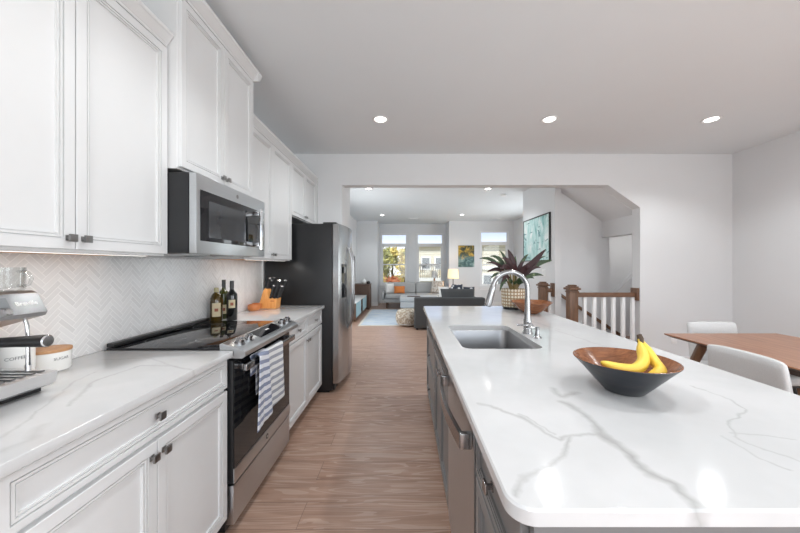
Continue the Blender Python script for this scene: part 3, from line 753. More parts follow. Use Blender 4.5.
# ------------------------------------------------------------------ microwave
t = thing('microwave', 'stainless over-the-range microwave with dark door window above the range', 'microwave', (-1.25, 1.928, 1.382))
MB().box(WL+.002, -1.052, 1.552, 2.304, 1.385, 1.778, .003).build('body', 'black_steel', t)
for yy in (1.60, 2.05): MB().box(WL+.06, -1.10, yy, yy+.2, 1.380, 1.3845).build('grease_filter', 'stainless', t)
dr = MB().box(-1.050, -1.014, 1.552, 2.304, 1.382, 1.777, .004).build('door', 'stainless', t)
MB().box(-1.0138, -1.011, 1.580, 2.290, 1.447, 1.700, .001).build('door_glass', 'black_glass', dr)
MB().box(-1.0109, -1.0102, 1.645, 2.02, 1.468, 1.655).build('window_mesh', 'microwave_glass', dr)
MB().cyl((-1.0138, 1.93, 1.738), (-1.0125, 1.93, 1.738), .012, seg=24).build('badge', 'pewter', dr)
q = MB(); q.box(-.972, -.955, 2.12, 2.16, 1.425, 1.70, .004, 3)
for z in (1.45, 1.655): q.box(-1.0105, -.970, 2.125, 2.155, z, z+.03, .003)
q.build('handle', 'chrome', dr)

# ------------------------------------------------------------------ refrigerator
FY0, FY1, FM = 3.312, 4.14, 3.672
t = thing('refrigerator', 'stainless side-by-side refrigerator with black side at the end of the cabinets', 'refrigerator', (-1.05, 3.73, 0))
MB().box(WL+.03, -.762, FY0, FY1, .03, 1.757, .004).build('body', 'black_steel', t)
MB().box(WL+.06, -.80, FY0+.03, FY1-.03, 0, .0295).build('plinth', 'black_plastic', t)
MB().box(-.86, -.72, FY0+.02, FY0+.10, 1.7575, 1.775, .003).build('hinge_cover', 'black_plastic', t)
MB().box(-.76, -.735, FY0+.004, FY1-.004, .035, .095).build('toe_grille', 'black_plastic', t)
def fx(y): a = (y-FY0)/(FY1-FY0)*2-1; return -.695+.045*(1-a*a)
def fdoor(ya, yb):
    n = 14; pts = [(fx(ya+(yb-ya)*i/n), ya+(yb-ya)*i/n) for i in range(n+1)]
    poly = [(-.752, ya)]+pts+[(-.752, yb)]
    return MB().prism(poly, 2, .10, 1.757, .003).build('door', 'fridge_steel', t)
fd = fdoor(FY0+.002, FM-.003); rd = fdoor(FM+.003, FY1-.002)
def fhandle(y, par):
    x = fx(y); q = MB(); n = 22
    q.tube([(x+.002+.040*min(1, math.sin(math.pi*i/n)*2.2)**.7+.008*math.sin(math.pi*i/n), y, .62+.91*i/n) for i in range(n+1)], .012, 12, flat=.8)
    q.build('door_handle', 'nickel', par)
fhandle(FM-.045, fd); fhandle(FM+.045, rd)
q = MB(); yy0, yy1 = 3.40, 3.56
q.prism([(fx(yy0)-.01, yy0), (fx(yy0)+.003, yy0), (fx((yy0+yy1)/2)+.003, (yy0+yy1)/2), (fx(yy1)+.003, yy1), (fx(yy1)-.01, yy1)], 2, .98, 1.34)
disp = q.build('dispenser', 'black_glass', fd)
MB().box(fx(3.48)+.0032, fx(3.48)+.010, 3.43, 3.53, 1.24, 1.31, .002).build('dispenser_panel', 'display_grey', disp)

# ------------------------------------------------------------------ things on the left worktop
Zc = .9145
# espresso machine
t = thing('espresso_machine', 'stainless espresso machine with black portafilter on the left worktop', 'coffee machine', (-1.31, .87, Zc))
my0, my1 = .73, 1.025
q = MB(); q.prism([(-1.44, 1.10), (-1.44, 1.235), (-1.42, 1.245), (-1.19, 1.245), (-1.175, 1.238), (-1.143, 1.178), (-1.150, 1.166), (-1.30, 1.125), (-1.44, 1.10)][:-1], 1, my0, my1, .006)
head = q.build('head', 'machine_steel', t)
def onh(s_, y, off=0):   # along the slanted control fascia, s_=0 top .. 1 bottom
    a, b_ = Vector((-1.175, 0, 1.238)), Vector((-1.143, 0, 1.178)); d = (b_-a); n_ = Vector((-d.z, 0, d.x)).normalized(); n_ = n_ if n_.x > 0 else -n_
    return a+d*s_+Vector((0, y, 0))+n_*off
def fpanel(s0, s1, y0, y1, h, name, mat, par, off0=.0003):
    q = MB(); P = [[q.b.verts.new(onh(s_, y, o_)) for s_, y in ((s0, y0), (s1, y0), (s1, y1), (s0, y1))] for o_ in (off0, h)]
    q.quads(P[0], P[1]); q.face(P[0][::-1]); q.face(P[1]); return q.build(name, mat, par)
fpanel(.16, .62, .80, .935, .0012, 'display', 'display_grey', head)
for yy in (.855, .892, .925):
    MB().cyl(onh(.82, yy), onh(.82, yy, .004), .0095, .0085, 20).build('button', 'chrome', head)
text('lettering', 'Breville', .019, 'letter_white', head, lambda x, y, z: onh(.5-y/.068, .978+x, .001+z), .0004, .0003)
MB().box(-1.44, -1.31, my0+.01, my1-.005, .935, 1.11, .006).build('column', 'machine_steel', t)
q = MB(); q.prism([(-1.44, .930), (-1.175, .930), (-1.158, .940), (-1.152, .978), (-1.158, .980), (-1.44, .980)], 1, my0-.005, 1.062, .003)
base = q.build('drip_tray', 'tray_steel', t)
q = MB()
for i in range(12): q.box(-1.30, -1.170, .74+i*.026, .752+i*.026, .981, .985)
q.build('tray_grille', 'nickel', base)
MB().box(-1.43, -1.19, my0, 1.045, Zc, .929).build('foot', 'black_plastic', t)
q = MB(); q.lathe([(0, 1.155), (.033, 1.155), (.033, 1.122), (.030, 1.118), (.036, 1.115), (.036, 1.097), (.030, 1.092), (0, 1.092)], (-1.215, .895, 0), 28).build('group_head', 'chrome', t)
q = MB(); q.tube([(-1.18, .895, 1.106), (-1.150, .895, 1.106), (-1.14, .895, 1.106)], .009, 12)
q.tube([(-1.215, .895, 1.095), (-1.215, .895, 1.07), (-1.205, .88, 1.055)], .007, 10)
pf = q.build('portafilter', 'chrome', t)
q = MB(); q.tube([(-1.140, .895, 1.108), (-1.132, .895, 1.108), (-1.09, .897, 1.110), (-1.02, .900, 1.112), (-1.008, .90, 1.112)], [.011, .0135, .0145, .0175, .0175], 20); q.build('grip', 'black_plastic', pf)
q = MB(); q.tube([(-1.008, .90, 1.112), (-1.004, .90, 1.112)], [.0165, .0145], 20); q.build('end_cap', 'chrome', pf)
q = MB(); q.tube([(-1.172, .985, 1.16), (-1.165, .985, 1.14), (-1.163, .985, 1.11), (-1.162, .985, 1.05), (-1.162, .985, 1.018)], [.005, .005, .005, .005, .006], 12); q.tube([(-1.162, .985, 1.018), (-1.162, .985, 1.000)], [.0075, .0065], 12)
q.build('steam_wand', 'chrome', t)
# glass mug
t = thing('glass_mug', 'clear glass mug with loop handle on top of the espresso machine', 'mug', (-1.235, .985, 1.2455))
q = MB(); q.lathe([(0, 1.2455), (.040, 1.2455), (.044, 1.252), (.045, 1.318), (.0435, 1.318), (.0415, 1.256), (0, 1.252)], (-1.235, .985, 0), 36).build('cup', 'mug_glass', t)
q = MB(); q.tube([(-1.192, .985, 1.305), (-1.175, .985, 1.308), (-1.158, .985, 1.300), (-1.150, .985, 1.283), (-1.158, .985, 1.266), (-1.175, .985, 1.260), (-1.192, .985, 1.262)], .0045, 10).build('handle', 'mug_glass', t)
# canisters
def canister(x, y, r, h, word, label, side_knob, name='canister'):
    t = thing(name, label, 'canister', (x, y, Zc))
    MB().lathe([(0, Zc), (r*.93, Zc), (r*.97, Zc+.006), (r, Zc+h), (r-.004, Zc+h), (r-.006, Zc+.01), (0, Zc+.01)], (x, y, 0), 48).build('pot', 'white_ceramic', t)
    MB().lathe([(0, Zc+h+.0005), (r+.001, Zc+h+.0005), (r+.002, Zc+h+.003), (r+.001, Zc+h+.011), (0, Zc+h+.012)], (x, y, 0), 48).build('lid', 'lid_wood', t)
    def pl(a, b_, c):
        th = math.atan2(-y, -x)+side_knob[1]+a/r; rr = r*.992+.0002+c+.0004
        return (x+rr*math.cos(th), y+rr*math.sin(th), Zc+h*.66+b_)
    text('lettering', word, .015, 'letter_grey', t, pl, .0003)
    if side_knob[0]:
        th = math.atan2(-y, -x)-.92
        c = Vector((x+r*.97*math.cos(th), y+r*.97*math.sin(th), Zc+h*.40)); d = Vector((math.cos(th), math.sin(th), 0))
        MB().cyl(c, c+d*.012, .017, .019, 24).build('wood_knob', 'lid_wood', t)
canister(-1.398, 1.124, .066, .136, 'COFFEE', 'round white canister lettered COFFEE, behind the portafilter handle', (0, .28))
canister(-1.404, 1.262, .063, .072, 'SUGAR', 'round white canister with wooden lid, nearer the range than the other canister', (1, .55))
# bottles
def bottle(x, y, r, h, prof, mat, label, lab, fmat, lmat='label_cream'):
    t = thing('bottle', label, 'bottle', (x, y, Zc), 'bottles beside the range')
    MB().lathe([(0, Zc+.002), (r*.9, Zc), (r, Zc+.006)]+[(r*a, Zc+h*b_) for a, b_ in prof]+[(0, Zc+h*prof[-1][1])], (x, y, 0), 32).build('glass', mat, t)
    nr = prof[-1][0]*r+.0008
    MB().lathe([(0, Zc+h*.80), (nr, Zc+h*.80), (nr, Zc+h), (0, Zc+h)], (x, y, 0), 24).build('capsule', fmat, t)
    if lab:
        th0 = math.atan2(-y, -x); a0 = lab[2] if len(lab) > 2 else .75
        q = MB(); q.grid(lambda u, v: Vector((x+(r+.0008)*math.cos(th0+(u-.5)*2*a0), y+(r+.0008)*math.sin(th0+(u-.5)*2*a0), Zc+lab[0]+v*(lab[1]-lab[0]))), 12, 1)
        lb = q.build('paper_label', lmat, t, normals=False)
        q = MB(); zc_ = Zc+(lab[0]+lab[1])/2
        q.grid(lambda u, v: Vector((x+(r+.0014)*math.cos(th0+(u-.5)*.55), y+(r+.0014)*math.sin(th0+(u-.5)*.55), zc_-.012+v*.022)), 6, 1).build('printed_mark', 'label_rust', lb, normals=False)
WINE = [(1, .62), (.93, .67), (.70, .715), (.45, .75), (.37, .79), (.36, .99)]
OIL = [(1, .60), (.93, .68), (.72, .78), (.45, .84), (.36, .87), (.36, .99)]
bottle(-1.402, 2.372, .042, .245, OIL, 'bottle_amber', 'squat amber-green oil bottle, leftmost of the three bottles by the range', (.035, .135, .7), 'foil_tan')
bottle(-1.405, 2.474, .036, .30, WINE, 'bottle_green', 'slim green wine bottle standing behind the other two bottles', (.04, .11, .7), 'foil_black')
bottle(-1.302, 2.40, .037, .295, WINE, 'bottle_dark', 'dark wine bottle with square cream label, front right of three', (.095, .155, .6), 'foil_black')
# small terracotta bowls
for x, y, r, lb in ((-1.388, 2.93, .053, 'small terracotta bowl on the worktop, beside the bottles'), (-1.408, 3.03, .044, 'small terracotta bowl tucked beside the wooden knife block')):
    o = MB().lathe([(0, Zc), (r*.8, Zc), (r*.95, Zc+.012), (r, Zc+.03), (r*.96, Zc+.052), (r*.9, Zc+.052), (r*.92, Zc+.03), (r*.8, Zc+.010), (0, Zc+.008)], (x, y, 0), 32).build('small_bowl', 'terracotta'); props(o, lb, 'bowl', 'terracotta bowls')
# knife block
t = thing('knife_block', 'pale orange wooden knife block full of black-handled knives', 'knife block', (-1.30, 3.1, Zc))
q = MB(); q.prism([(-1.385, Zc), (-1.300, Zc), (-1.300, Zc+.10), (-1.315, Zc+.175), (-1.335, Zc+.195), (-1.352, Zc+.175), (-1.385, Zc+.06)], 1, 3.04, 3.14, .003); q.build('slanted_block', 'block_wood', t)
q = MB(); q.prism([(-1.299, Zc), (-1.232, Zc), (-1.222, Zc+.095), (-1.299, Zc+.095)], 1, 3.035, 3.145, .003); fb = q.build('front_block', 'block_wood', t)
MB().box(-1.280, -1.245, 3.0335, 3.0348, Zc+.066, Zc+.078).build('maker_mark', 'terracotta', fb)
for i in range(10):
    if i < 3: p = Vector((-1.325+.006*i, 3.055+.033*i, Zc+.19)); L, a = (.105, .085, .11)[i], .30
    else:
        j = i-3; p = Vector((-1.288+.011*j, 3.05+.036*(j % 3), Zc+.096)); L, a = .13+.028*((j*2) % 4), .26+.02*j
    d = Vector((math.sin(a), .04, math.cos(a))).normalized()
    q = MB(); q.tube([p, p+d*.012, p+d*(L*.6), p+d*(L*.94)], [.009, .0125, .0115, .014], 10, flat=.7)
    kn_ = q.build('knife_handle', 'black_plastic', t)
    MB().tube([p+d*(L*.94), p+d*L], [.0145, .012], 10).build('steel_butt', 'chrome', kn_)

# ------------------------------------------------------------------ island
IX0, IX1, IY0, IY1 = .178, 1.246, .536, 3.24
IF = .232
def isl(y0, y1, label, layout): return base_cab(-1, .90, IF, y0, y1, label, layout, 'grey_cabinet', 'nickel')
isl(.585, .972, 'narrow grey island cabinet with three drawers at the near end', '3drawer')
isl(2.335, 3.195, 'grey island cabinet with three wide drawers at the far end', '3drawer')
# sink cabinet: open topped box
t = thing('base_cabinet', 'grey island sink cabinet with two doors beyond the dishwasher', 'cabinet', (.56, 1.955, 0))
q = MB(); q.box(IF, .25, 1.581, 2.333, .10, .8835); q.box(.88, .90, 1.581, 2.333, .10, .8835); q.box(.2505, .8795, 1.581, 1.55+.045, .10, .8835) if False else None
q.box(.2505, .8795, 1.581, 2.333, .10, .118)
q.build('carcass', 'grey_cabinet', t)
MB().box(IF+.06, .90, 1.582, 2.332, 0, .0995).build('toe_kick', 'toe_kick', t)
front(t, 'false_front', -1, IF, 1.592, 2.322, .737, .872, 'grey_cabinet', prof=DRAWP)
front(t, 'door', -1, IF, 1.592, 1.955, .108, .722, 'grey_cabinet', (1.925, .672), 'nickel')
front(t, 'door', -1, IF, 1.959, 2.322, .108, .722, 'grey_cabinet', (1.989, .672), 'nickel')
# end and back panels
t = thing('kitchen_island', 'grey panelling wrapping the ends and seating side of the island below its worktop', 'kitchen island', (.56, 1.89, 0))
MB().box(IF-.005, .92, .565, .584, 0, .8835).build('end_panel', 'grey_cabinet', t); MB().box(IF-.005, .92, 3.197, 3.215, 0, .8835).build('end_panel', 'grey_cabinet', t)
MB().box(.9015, .92, .5845, 3.1965, 0, .8835).build('back_panel', 'grey_cabinet', t)
# worktop with sink cut-out and rounded corners
def rrect(x0, x1, y0, y1, r, n=8):
    P = []
    for cx_, cy_, a0 in ((x1-r, y0+r, -90), (x1-r, y1-r, 0), (x0+r, y1-r, 90), (x0+r, y0+r, 180)):
        for i in range(n+1):
            a = R(a0+90*i/n); P.append((cx_+r*math.cos(a), cy_+r*math.sin(a)))
    return P
SX0, SX1, SY0, SY1 = .286, .690, 1.575, 2.19
q = MB(); out = rrect(IX0, IX1, IY0, IY1, .045); inn = rrect(SX0, SX1, SY0, SY1, .05)
def ring(pts, z, b): return [b.verts.new((p[0], p[1], z)) for p in pts]
zt, zb, ch = .914, .884, .004
def inset(x0, x1, y0, y1, r, d): return rrect(x0+d, x1-d, y0+d, y1-d, max(.001, r-d))
o_t = ring(inset(IX0, IX1, IY0, IY1, .045, ch), zt, q.b); o_m = ring(out, zt-ch, q.b); o_n = ring(out, zb+.002, q.b); o_b = ring(inset(IX0, IX1, IY0, IY1, .045, .002), zb, q.b)
i_t = ring(inn, zt, q.b); i_b = ring(inn, zb, q.b)
q.quads(o_t, o_m); q.quads(o_m, o_n); q.quads(o_n, o_b); q.quads(i_b, i_t); q.quads(o_t, i_t); q.quads(o_b, i_b)
o = q.build('island_worktop', 'quartz_island'); props(o, 'large white quartz island worktop with grey veins and sink cut-out', 'worktop')
# sink
q = MB(); zf = .883
lo = [ring(rrect(SX0-.025, SX1+.025, SY0-.02, SY1+.02, .06), zf, q.b), ring(rrect(SX0-.002, SX1+.002, SY0-.002, SY1+.002, .05), zf, q.b),
      ring(rrect(SX0+.002, SX1-.002, SY0+.002, SY1-.002, .05), zf-.01, q.b), ring(rrect(SX0+.010, SX1-.010, SY0+.010, SY1-.010, .05), .70, q.b),
      ring(rrect(SX0+.030, SX1-.030, SY0+.030, SY1-.030, .04), .680, q.b)]
lo2 = [ring(rrect(SX0+.028, SX1-.028, SY0+.028, SY1-.028, .04), .674, q.b), ring(rrect(SX0+.006, SX1-.006, SY0+.006, SY1-.006, .05), .695, q.b), ring(rrect(SX0-.004, SX1+.004, SY0-.004, SY1+.004, .05), zf-.004, q.b), ring(rrect(SX0-.025, SX1+.025, SY0-.02, SY1+.02, .06), zf-.003, q.b)]
for P, Q in zip(lo, lo[1:]): q.quads(P, Q)
q.face(lo[-1]); q.face(lo2[0][::-1])
for P, Q in zip(lo2, lo2[1:]): q.quads(P, Q)
q.quads(lo2[-1], lo[0])
sk = q.build('sink', 'sink_steel'); props(sk, 'rectangular undermount stainless sink set into the island worktop', 'sink')
MB().lathe([(0, .6815), (.030, .6815), (.042, .684), (.045, .6805), (0, .6805)], ((SX0+SX1)/2, 1.98, 0), 32).build('drain', 'chrome', sk)
# faucet
fxp, fyp = .738, 1.935
t = thing('faucet', 'tall brushed nickel pull-down faucet arching over the island sink', 'faucet', (fxp, fyp, Zc))
q = MB(); q.lathe([(0, Zc), (.029, Zc), (.029, Zc+.006), (.025, Zc+.012), (.0235, Zc+.075), (.0185, Zc+.105), (.016, Zc+.15), (.0155, Zc+.22)], (fxp, fyp, 0), 32)
pts = [(fxp, fyp, Zc+.20)]; cxx, rr_ = fxp-.105, .105; zz = Zc+.265
for i in range(19):
    a = math.pi*i/18*.93; pts.append((cxx+rr_*math.cos(a), fyp, zz+rr_*math.sin(a)))
q.tube(pts, .0145, 20); body = q.build('body', 'nickel', t)
pe = Vector(pts[-1]); d = (Vector(pts[-1])-Vector(pts[-2])).normalized()
d = Vector((-.26, 0, -.97)).normalized()
q = MB(); q.tube([pe, pe+d*.004, pe+d*.03, pe+d*.10, pe+d*.125], [.0155, .0175, .019, .0225, .021], 24); sh = q.build('spray_head', 'nickel', t)
MB().tube([pe+d*.1255, pe+d*.129], .017, 20).build('nozzle', 'black_plastic', sh)
q = MB(); q.tube([(fxp-.005, fyp-.02, Zc+.052), (fxp+.004, fyp-.043, Zc+.052)], .0185, 20)
q.tube([(fxp, fyp-.038, Zc+.055), (fxp-.03, fyp-.048, Zc+.057), (fxp-.075, fyp-.050, Zc+.060), (fxp-.082, fyp-.050, Zc+.061)], [.006, .005, .0055, .007], 12)
q.build('lever', 'nickel', t)
t = thing('soap_dispenser', 'small brushed soap dispenser pump beside the faucet', 'soap dispenser', (.745, 1.81, Zc))
q = MB(); q.lathe([(0, Zc), (.024, Zc), (.024, Zc+.004), (.012, Zc+.016), (.0095, Zc+.045), (.012, Zc+.048), (.012, Zc+.06), (0, Zc+.062)], (.745, 1.81, 0), 24).build('pump', 'nickel', t)
MB().tube([(.745, 1.81, Zc+.054), (.715, 1.81, Zc+.056), (.685, 1.81, Zc+.052)], [.006, .0055, .0045], 12).build('spout', 'nickel', t)
# dishwasher
t = thing('dishwasher', 'stainless dishwasher with bowed bar handle built into the island', 'dishwasher', (.5, 1.275, 0))
MB().box(.245, .85, .978, 1.545, .02, .872).build('tub', 'black_plastic', t)
n = 12; pts = [(.206+.004*abs(i/n*2-1)**2, .979+.594*i/n) for i in range(n+1)]
q = MB().prism(pts+[(.243, 1.573), (.243, .979)], 2, .115, .866, .002); dd = q.build('door', 'stainless', t)
MB().box(.260, .85, .985, 1.567, 0, .0195).build('kick_plate', 'black_plastic', t)
q = MB(); n = 24; P = []
for i in range(n+1):
    a = i/n; y = 1.0+a*.535; x = .176-.022*math.sin(math.pi*a); P.append((x, y))
rings_ = []
for x, y in P: rings_.append([q.b.verts.new(v) for v in ((x-.008, y, .752), (x+.006, y, .752), (x+.006, y, .797), (x-.008, y, .797))])
for A, B in zip(rings_, rings_[1:]): q.quads(A, B)
q.face(rings_[0][::-1]); q.face(rings_[-1])
q.box(.170, .2075, .996, 1.018, .750, .799, .003); q.box(.170, .2075, 1.517, 1.539, .750, .799, .003)
q.build('door_handle', 'nickel', dd)

# big wooden bowl with bananas
bx, by = .717, 1.050
t = thing('fruit_bowl', 'wide wooden bowl, charcoal outside and brown inside, holding bananas', 'bowl', (bx, by, Zc))
MB().lathe([(0, Zc+.001), (.052, Zc), (.058, Zc+.003), (.085, Zc+.032), (.122, Zc+.074), (.149, Zc+.103), (.1488, Zc+.1045)], (bx, by, 0), 72).build('outer_shell', 'bowl_outside', t)
MB().lathe([(.1488, Zc+.1046), (.1455, Zc+.1052), (.118, Zc+.080), (.085, Zc+.044), (.05, Zc+.014), (0, Zc+.007)], (bx, by, 0), 72).build('inner_wood', 'bowl_wood', t)
def banana(pts, r, label, first=False):
    P = [Vector(p) for p in pts]; n = 30; L = []
    def cat(t_):
        m = len(P)-1; f = t_*m; i = min(int(f), m-1); f -= i
        p0, p1, p2, p3 = P[max(i-1, 0)], P[i], P[i+1], P[min(i+2, m)]
        return .5*((2*p1)+(-p0+p2)*f+(2*p0-5*p1+4*p2-p3)*f*f+(-p0+3*p1-3*p2+p3)*f**3)
    for i in range(n+1): L.append(cat(i/n))
    rs = []
    for i in range(n+1):
        a = i/n
        rs.append(r*(.36 if a < .10 else min(1, .36+(a-.10)*3.6) if a < .3 else 1 if a < .75 else max(.2, 1-((a-.75)/.25)**2*.8)))
    t = thing('banana', label, 'banana', P[0], 'bananas in the bowl')
    MB().tube(L, rs, 6, flat=.92).build('peel', 'banana_skin', t, sharp=0)
    return t
ba = banana([(.776, 1.062, 1.080), (.774, 1.052, 1.056), (.757, 1.018, 1.022), (.718, .998, 1.002), (.665, .992, 1.004), (.612, 1.002, 1.022)], .0185, 'longer ripe yellow banana curving toward the sink side of the bowl')
bb = banana([(.786, 1.066, 1.080), (.790, 1.060, 1.058), (.803, 1.040, 1.020), (.797, 1.003, 1.000), (.768, .975, .994), (.735, .970, .990)], .0185, 'shorter-looking yellow banana, right one of the pair in the bowl')
MB().tube([(.781, 1.064, 1.068), (.781, 1.064, 1.081), (.778, 1.066, 1.094)], [.0125, .012, .009], 10, flat=.8).build('stem_crown', 'banana_tip', ba)

# plant and wooden bowl at the far end
px, py = 1.02, 3.03
t = thing('potted_plant', 'potted plant with burgundy and green leaves on the island worktop', 'plant', (px, py, Zc))
pot = MB().lathe([(0, Zc+.022), (.094, Zc+.022), (.104, Zc+.030), (.112, Zc+.19), (.106, Zc+.19), (.100, Zc+.15), (0, Zc+.15)], (px, py, 0), 44).build('pot', 'planter_pattern', t)
MB().lathe([(0, Zc), (.088, Zc), (.096, Zc+.004), (.098, Zc+.0215), (0, Zc+.0215)], (px, py, 0), 36).build('saucer', 'black_plastic', t)
MB().lathe([(0, Zc+.168), (.06, Zc+.166), (.102, Zc+.158), (.100, Zc+.151), (0, Zc+.151)], (px, py, 0), 28).build('soil', 'soil', t)
def leaf(base, mid, tip, wid, mat, stem=.35, curl=.25, n=14):
    b0, m0, t0 = Vector(base), Vector(mid), Vector(tip); q = MB()
    def P(a): return b0*(1-a)**2+m0*2*a*(1-a)+t0*a*a
    st = MB(); st.tube([P(stem*i/6) for i in range(7)], [.0035]*7, 6)
    rows = []
    for i in range(n+1):
        a = stem+(1-stem)*i/n; p = P(a); dd_ = (P(min(1, a+.02))-P(a-.02)).normalized()
        sd = dd_.cross(Vector((0, -1, .35))).normalized(); up = sd.cross(dd_).normalized()
        w_ = .8*wid*(math.sin(math.pi*min(1, (i/n)**.8)))**.8+.0008
        rows.append([q.b.verts.new(p+sd*w_*k_+up*(abs(k_)*w_*curl)) for k_ in (-1, -.5, 0, .5, 1)])
    for A, B in zip(rows, rows[1:]): q.quads(A, B, closed=False)
    return q, st
def L_(dx, dz, dy, w_, mat, mx=None, mz=None):
    base = (px+dx*.08, py+dy*.1, Zc+.165); tip = (px+dx, py+dy, Zc+dz)
    mid = (px+(mx if mx is not None else dx*.35), py+dy*.4, Zc+(mz if mz is not None else dz*1.0+.03))
    q, st = leaf(base, mid, tip, w_, mat)
    lf = q.build('leaf', mat, t, normals=False); md = lf.modifiers.new('thick', 'SOLIDIFY'); md.thickness = .0012
    st.build('stem', 'leaf_stem', lf)
for a in [(-.045, .565, .02, .040, 'leaf_burgundy', .03, .40), (.30, .565, -.02, .040, 'leaf_burgundy', .09, .34), (.22, .47, -.05, .032, 'leaf_burgundy', .07, .40),
          (-.12, .48, -.04, .034, 'leaf_burgundy', .02, .46), (-.15, .375, -.08, .034, 'leaf_burgundy', -.03, .47), (-.05, .41, -.12, .030, 'leaf_burgundy', .02, .44),
          (-.24, .345, .04, .026, 'leaf_burgundy', -.06, .45), (.12, .39, -.10, .032, 'leaf_burgundy', .08, .44),
          (-.31, .475, .05, .022, 'leaf_green', -.12, .52), (-.20, .50, .08, .024, 'leaf_green', -.06, .52), (.38, .455, .02, .028, 'leaf_green', .16, .46), (.30, .44, .08, .022, 'leaf_green', .10, .46),
          (.27, .315, -.04, .022, 'leaf_green', .12, .37), (.22, .285, .05, .018, 'leaf_green', .10, .34), (-.10, .56, .1, .020, 'leaf_green', -.02, .45),
          (-.20, .20, -.05, .024, 'leaf_burgundy', -.12, .44), (-.15, .17, -.08, .022, 'leaf_green', -.09, .38), (-.14, .25, -.10, .020, 'leaf_burgundy', -.06, .40),
          (.06, .28, -.09, .024, 'leaf_green', .03, .30), (.0, .27, -.10, .022, 'leaf_green', .0, .28), (.09, .24, -.06, .022, 'leaf_green', .05, .29), (-.06, .26, -.07, .022, 'leaf_green', -.03, .30), (.03, .33, .05, .022, 'leaf_green', .02, .28), (-.05, .31, .03, .02, 'leaf_green', -.02, .29),
          (-.26, .43, .0, .018, 'leaf_burgundy', -.08, .48), (.16, .52, .04, .020, 'leaf_green', .05, .44), (.04, .50, .06, .022, 'leaf_green', .02, .40), (.24, .39, -.06, .020, 'leaf_burgundy', .10, .42),
          (-.17, .44, .03, .018, 'leaf_green', -.05, .46), (.10, .45, .0, .024, 'leaf_burgundy', .04, .40), (-.22, .28, .0, .018, 'leaf_green', -.11, .42), (.33, .50, .05, .016, 'leaf_green', .14, .46)]:
    L_(*a)
o = MB().lathe([(0, Zc), (.055, Zc), (.065, Zc+.004), (.10, Zc+.030), (.145, Zc+.075), (.172, Zc+.100), (.167, Zc+.102), (.138, Zc+.078), (.09, Zc+.036), (.05, Zc+.012), (0, Zc+.010)], (1.078, 2.745, 0), 56).build('wooden_bowl', 'bowl_wood')
props(o, 'empty reddish-brown wooden bowl in front of the potted plant', 'bowl')

# ------------------------------------------------------------------ dining side
t = thing('dining_table', 'walnut dining table with splayed legs, chairs at its side and end', 'table', (2.62, 1.75, 0))
TX0, TX1, TY0, TY1 = 2.15, 3.085, .75, 2.66
q = MB(); q.box(TX0, TX1, TY0, TY1, .751, .760).build('tabletop', 'walnut', t)
q = MB(); A = [q.b.verts.new(v) for v in ((TX0, TY0, .7508), (TX1, TY0, .7508), (TX1, TY1, .7508), (TX0, TY1, .7508))]; B = [q.b.verts.new(v) for v in ((TX0+.03, TY0+.03, .735), (TX1-.03, TY0+.03, .735), (TX1-.03, TY1-.03, .735), (TX0+.03, TY1-.03, .735))]
q.quads(A, B); q.face(A); q.face(B[::-1]); q.build('bevelled_underside', 'walnut_edge', t)
q = MB(); q.box(TX0+.16, TX1-.16, TY0+.30, TY0+.33, .67, .7345); q.box(TX0+.16, TX1-.16, TY1-.33, TY1-.30, .67, .7345); q.box(TX0+.16, TX0+.19, TY0+.331, TY1-.331, .67, .7345); q.box(TX1-.19, TX1-.16, TY0+.331, TY1-.331, .67, .7345)
q.build('apron', 'walnut_edge', t)
for sx_, sy_ in ((0, 1), (0, 0), (1, 1), (1, 0)):
    tx, fx_ = (TX0+.085, TX0-.07) if sx_ == 0 else (TX1-.085, TX1+.07)
    ty, fy_ = (TY1-.26, TY1-.04) if sy_ else (TY0+.26, TY0+.04)
    MB().cyl((tx, ty, .7345), (fx_, fy_, 0), .033, .016, 20).build('leg', 'newel_wood', t)
def dining_chair(loc, rz, label):
    # local: seat centre at origin, back toward -x
    t = thing('dining_chair', label, 'chair', (0, 0, 0), 'grey upholstered dining chairs')
    MB().box(-.22, .24, -.222, .222, .415, .485, .03, 4).build('seat', 'chair_fabric', t)
    def bk(u, v, side):
        y = (u-.5)*.465; z = .44+v*.364
        x = -.225-.055*v+ .022*math.cos(y*5.5)-.022 + side
        return Vector((x, y*(1-.06*v), z-.012*(abs(u-.5)*2)**4*v))
    q = MB(); n = 16
    loopsF = []
    for i in range(n+1):
        for_ = []
        for j in range(n+1): for_.append(None)
    # closed padded back: front and back sheets joined by a rounded rim
    rows = []
    m_ = 10
    for j in range(m_+1):
        v = j/m_; ring_ = []
        K = 40
        for k_ in range(K):
            a = 2*math.pi*k_/K; ca, sa = math.cos(a), math.sin(a)
            yy = .5+.5*math.copysign(abs(ca)**.35, ca); th = .028*math.copysign(abs(sa)**.6, sa)*(1 if v < .94 else .75)
            ring_.append(q.b.verts.new(bk(yy, v, th)))
        rows.append(ring_)
    top = [q.b.verts.new(bk(.5+(.5+.5*math.copysign(abs(math.cos(2*math.pi*k_/K))**.35, math.cos(2*math.pi*k_/K))-.5)*.96, 1.025, .012*math.copysign(abs(math.sin(2*math.pi*k_/K))**.6, math.sin(2*math.pi*k_/K)))) for k_ in range(K)]
    rows.append(top)
    for A, B in zip(rows, rows[1:]): q.quads(A, B)
    q.face(rows[0][::-1]); q.face(top)
    q.build('backrest', 'chair_fabric', t, sharp=60)
    for sx_ in (-1, 1):
        for sy_ in (-1, 1): MB().cyl((sx_*.17, sy_*.18, .4145), (sx_*.23, sy_*.225, 0), .014, .009, 12).build('leg', 'dark_metal', t)
    MB().box(-.19, .21, -.20, .20, .395, .4145).build('seat_base', 'black_plastic', t)
    t.location = loc; t.rotation_euler = (0, 0, rz); return t
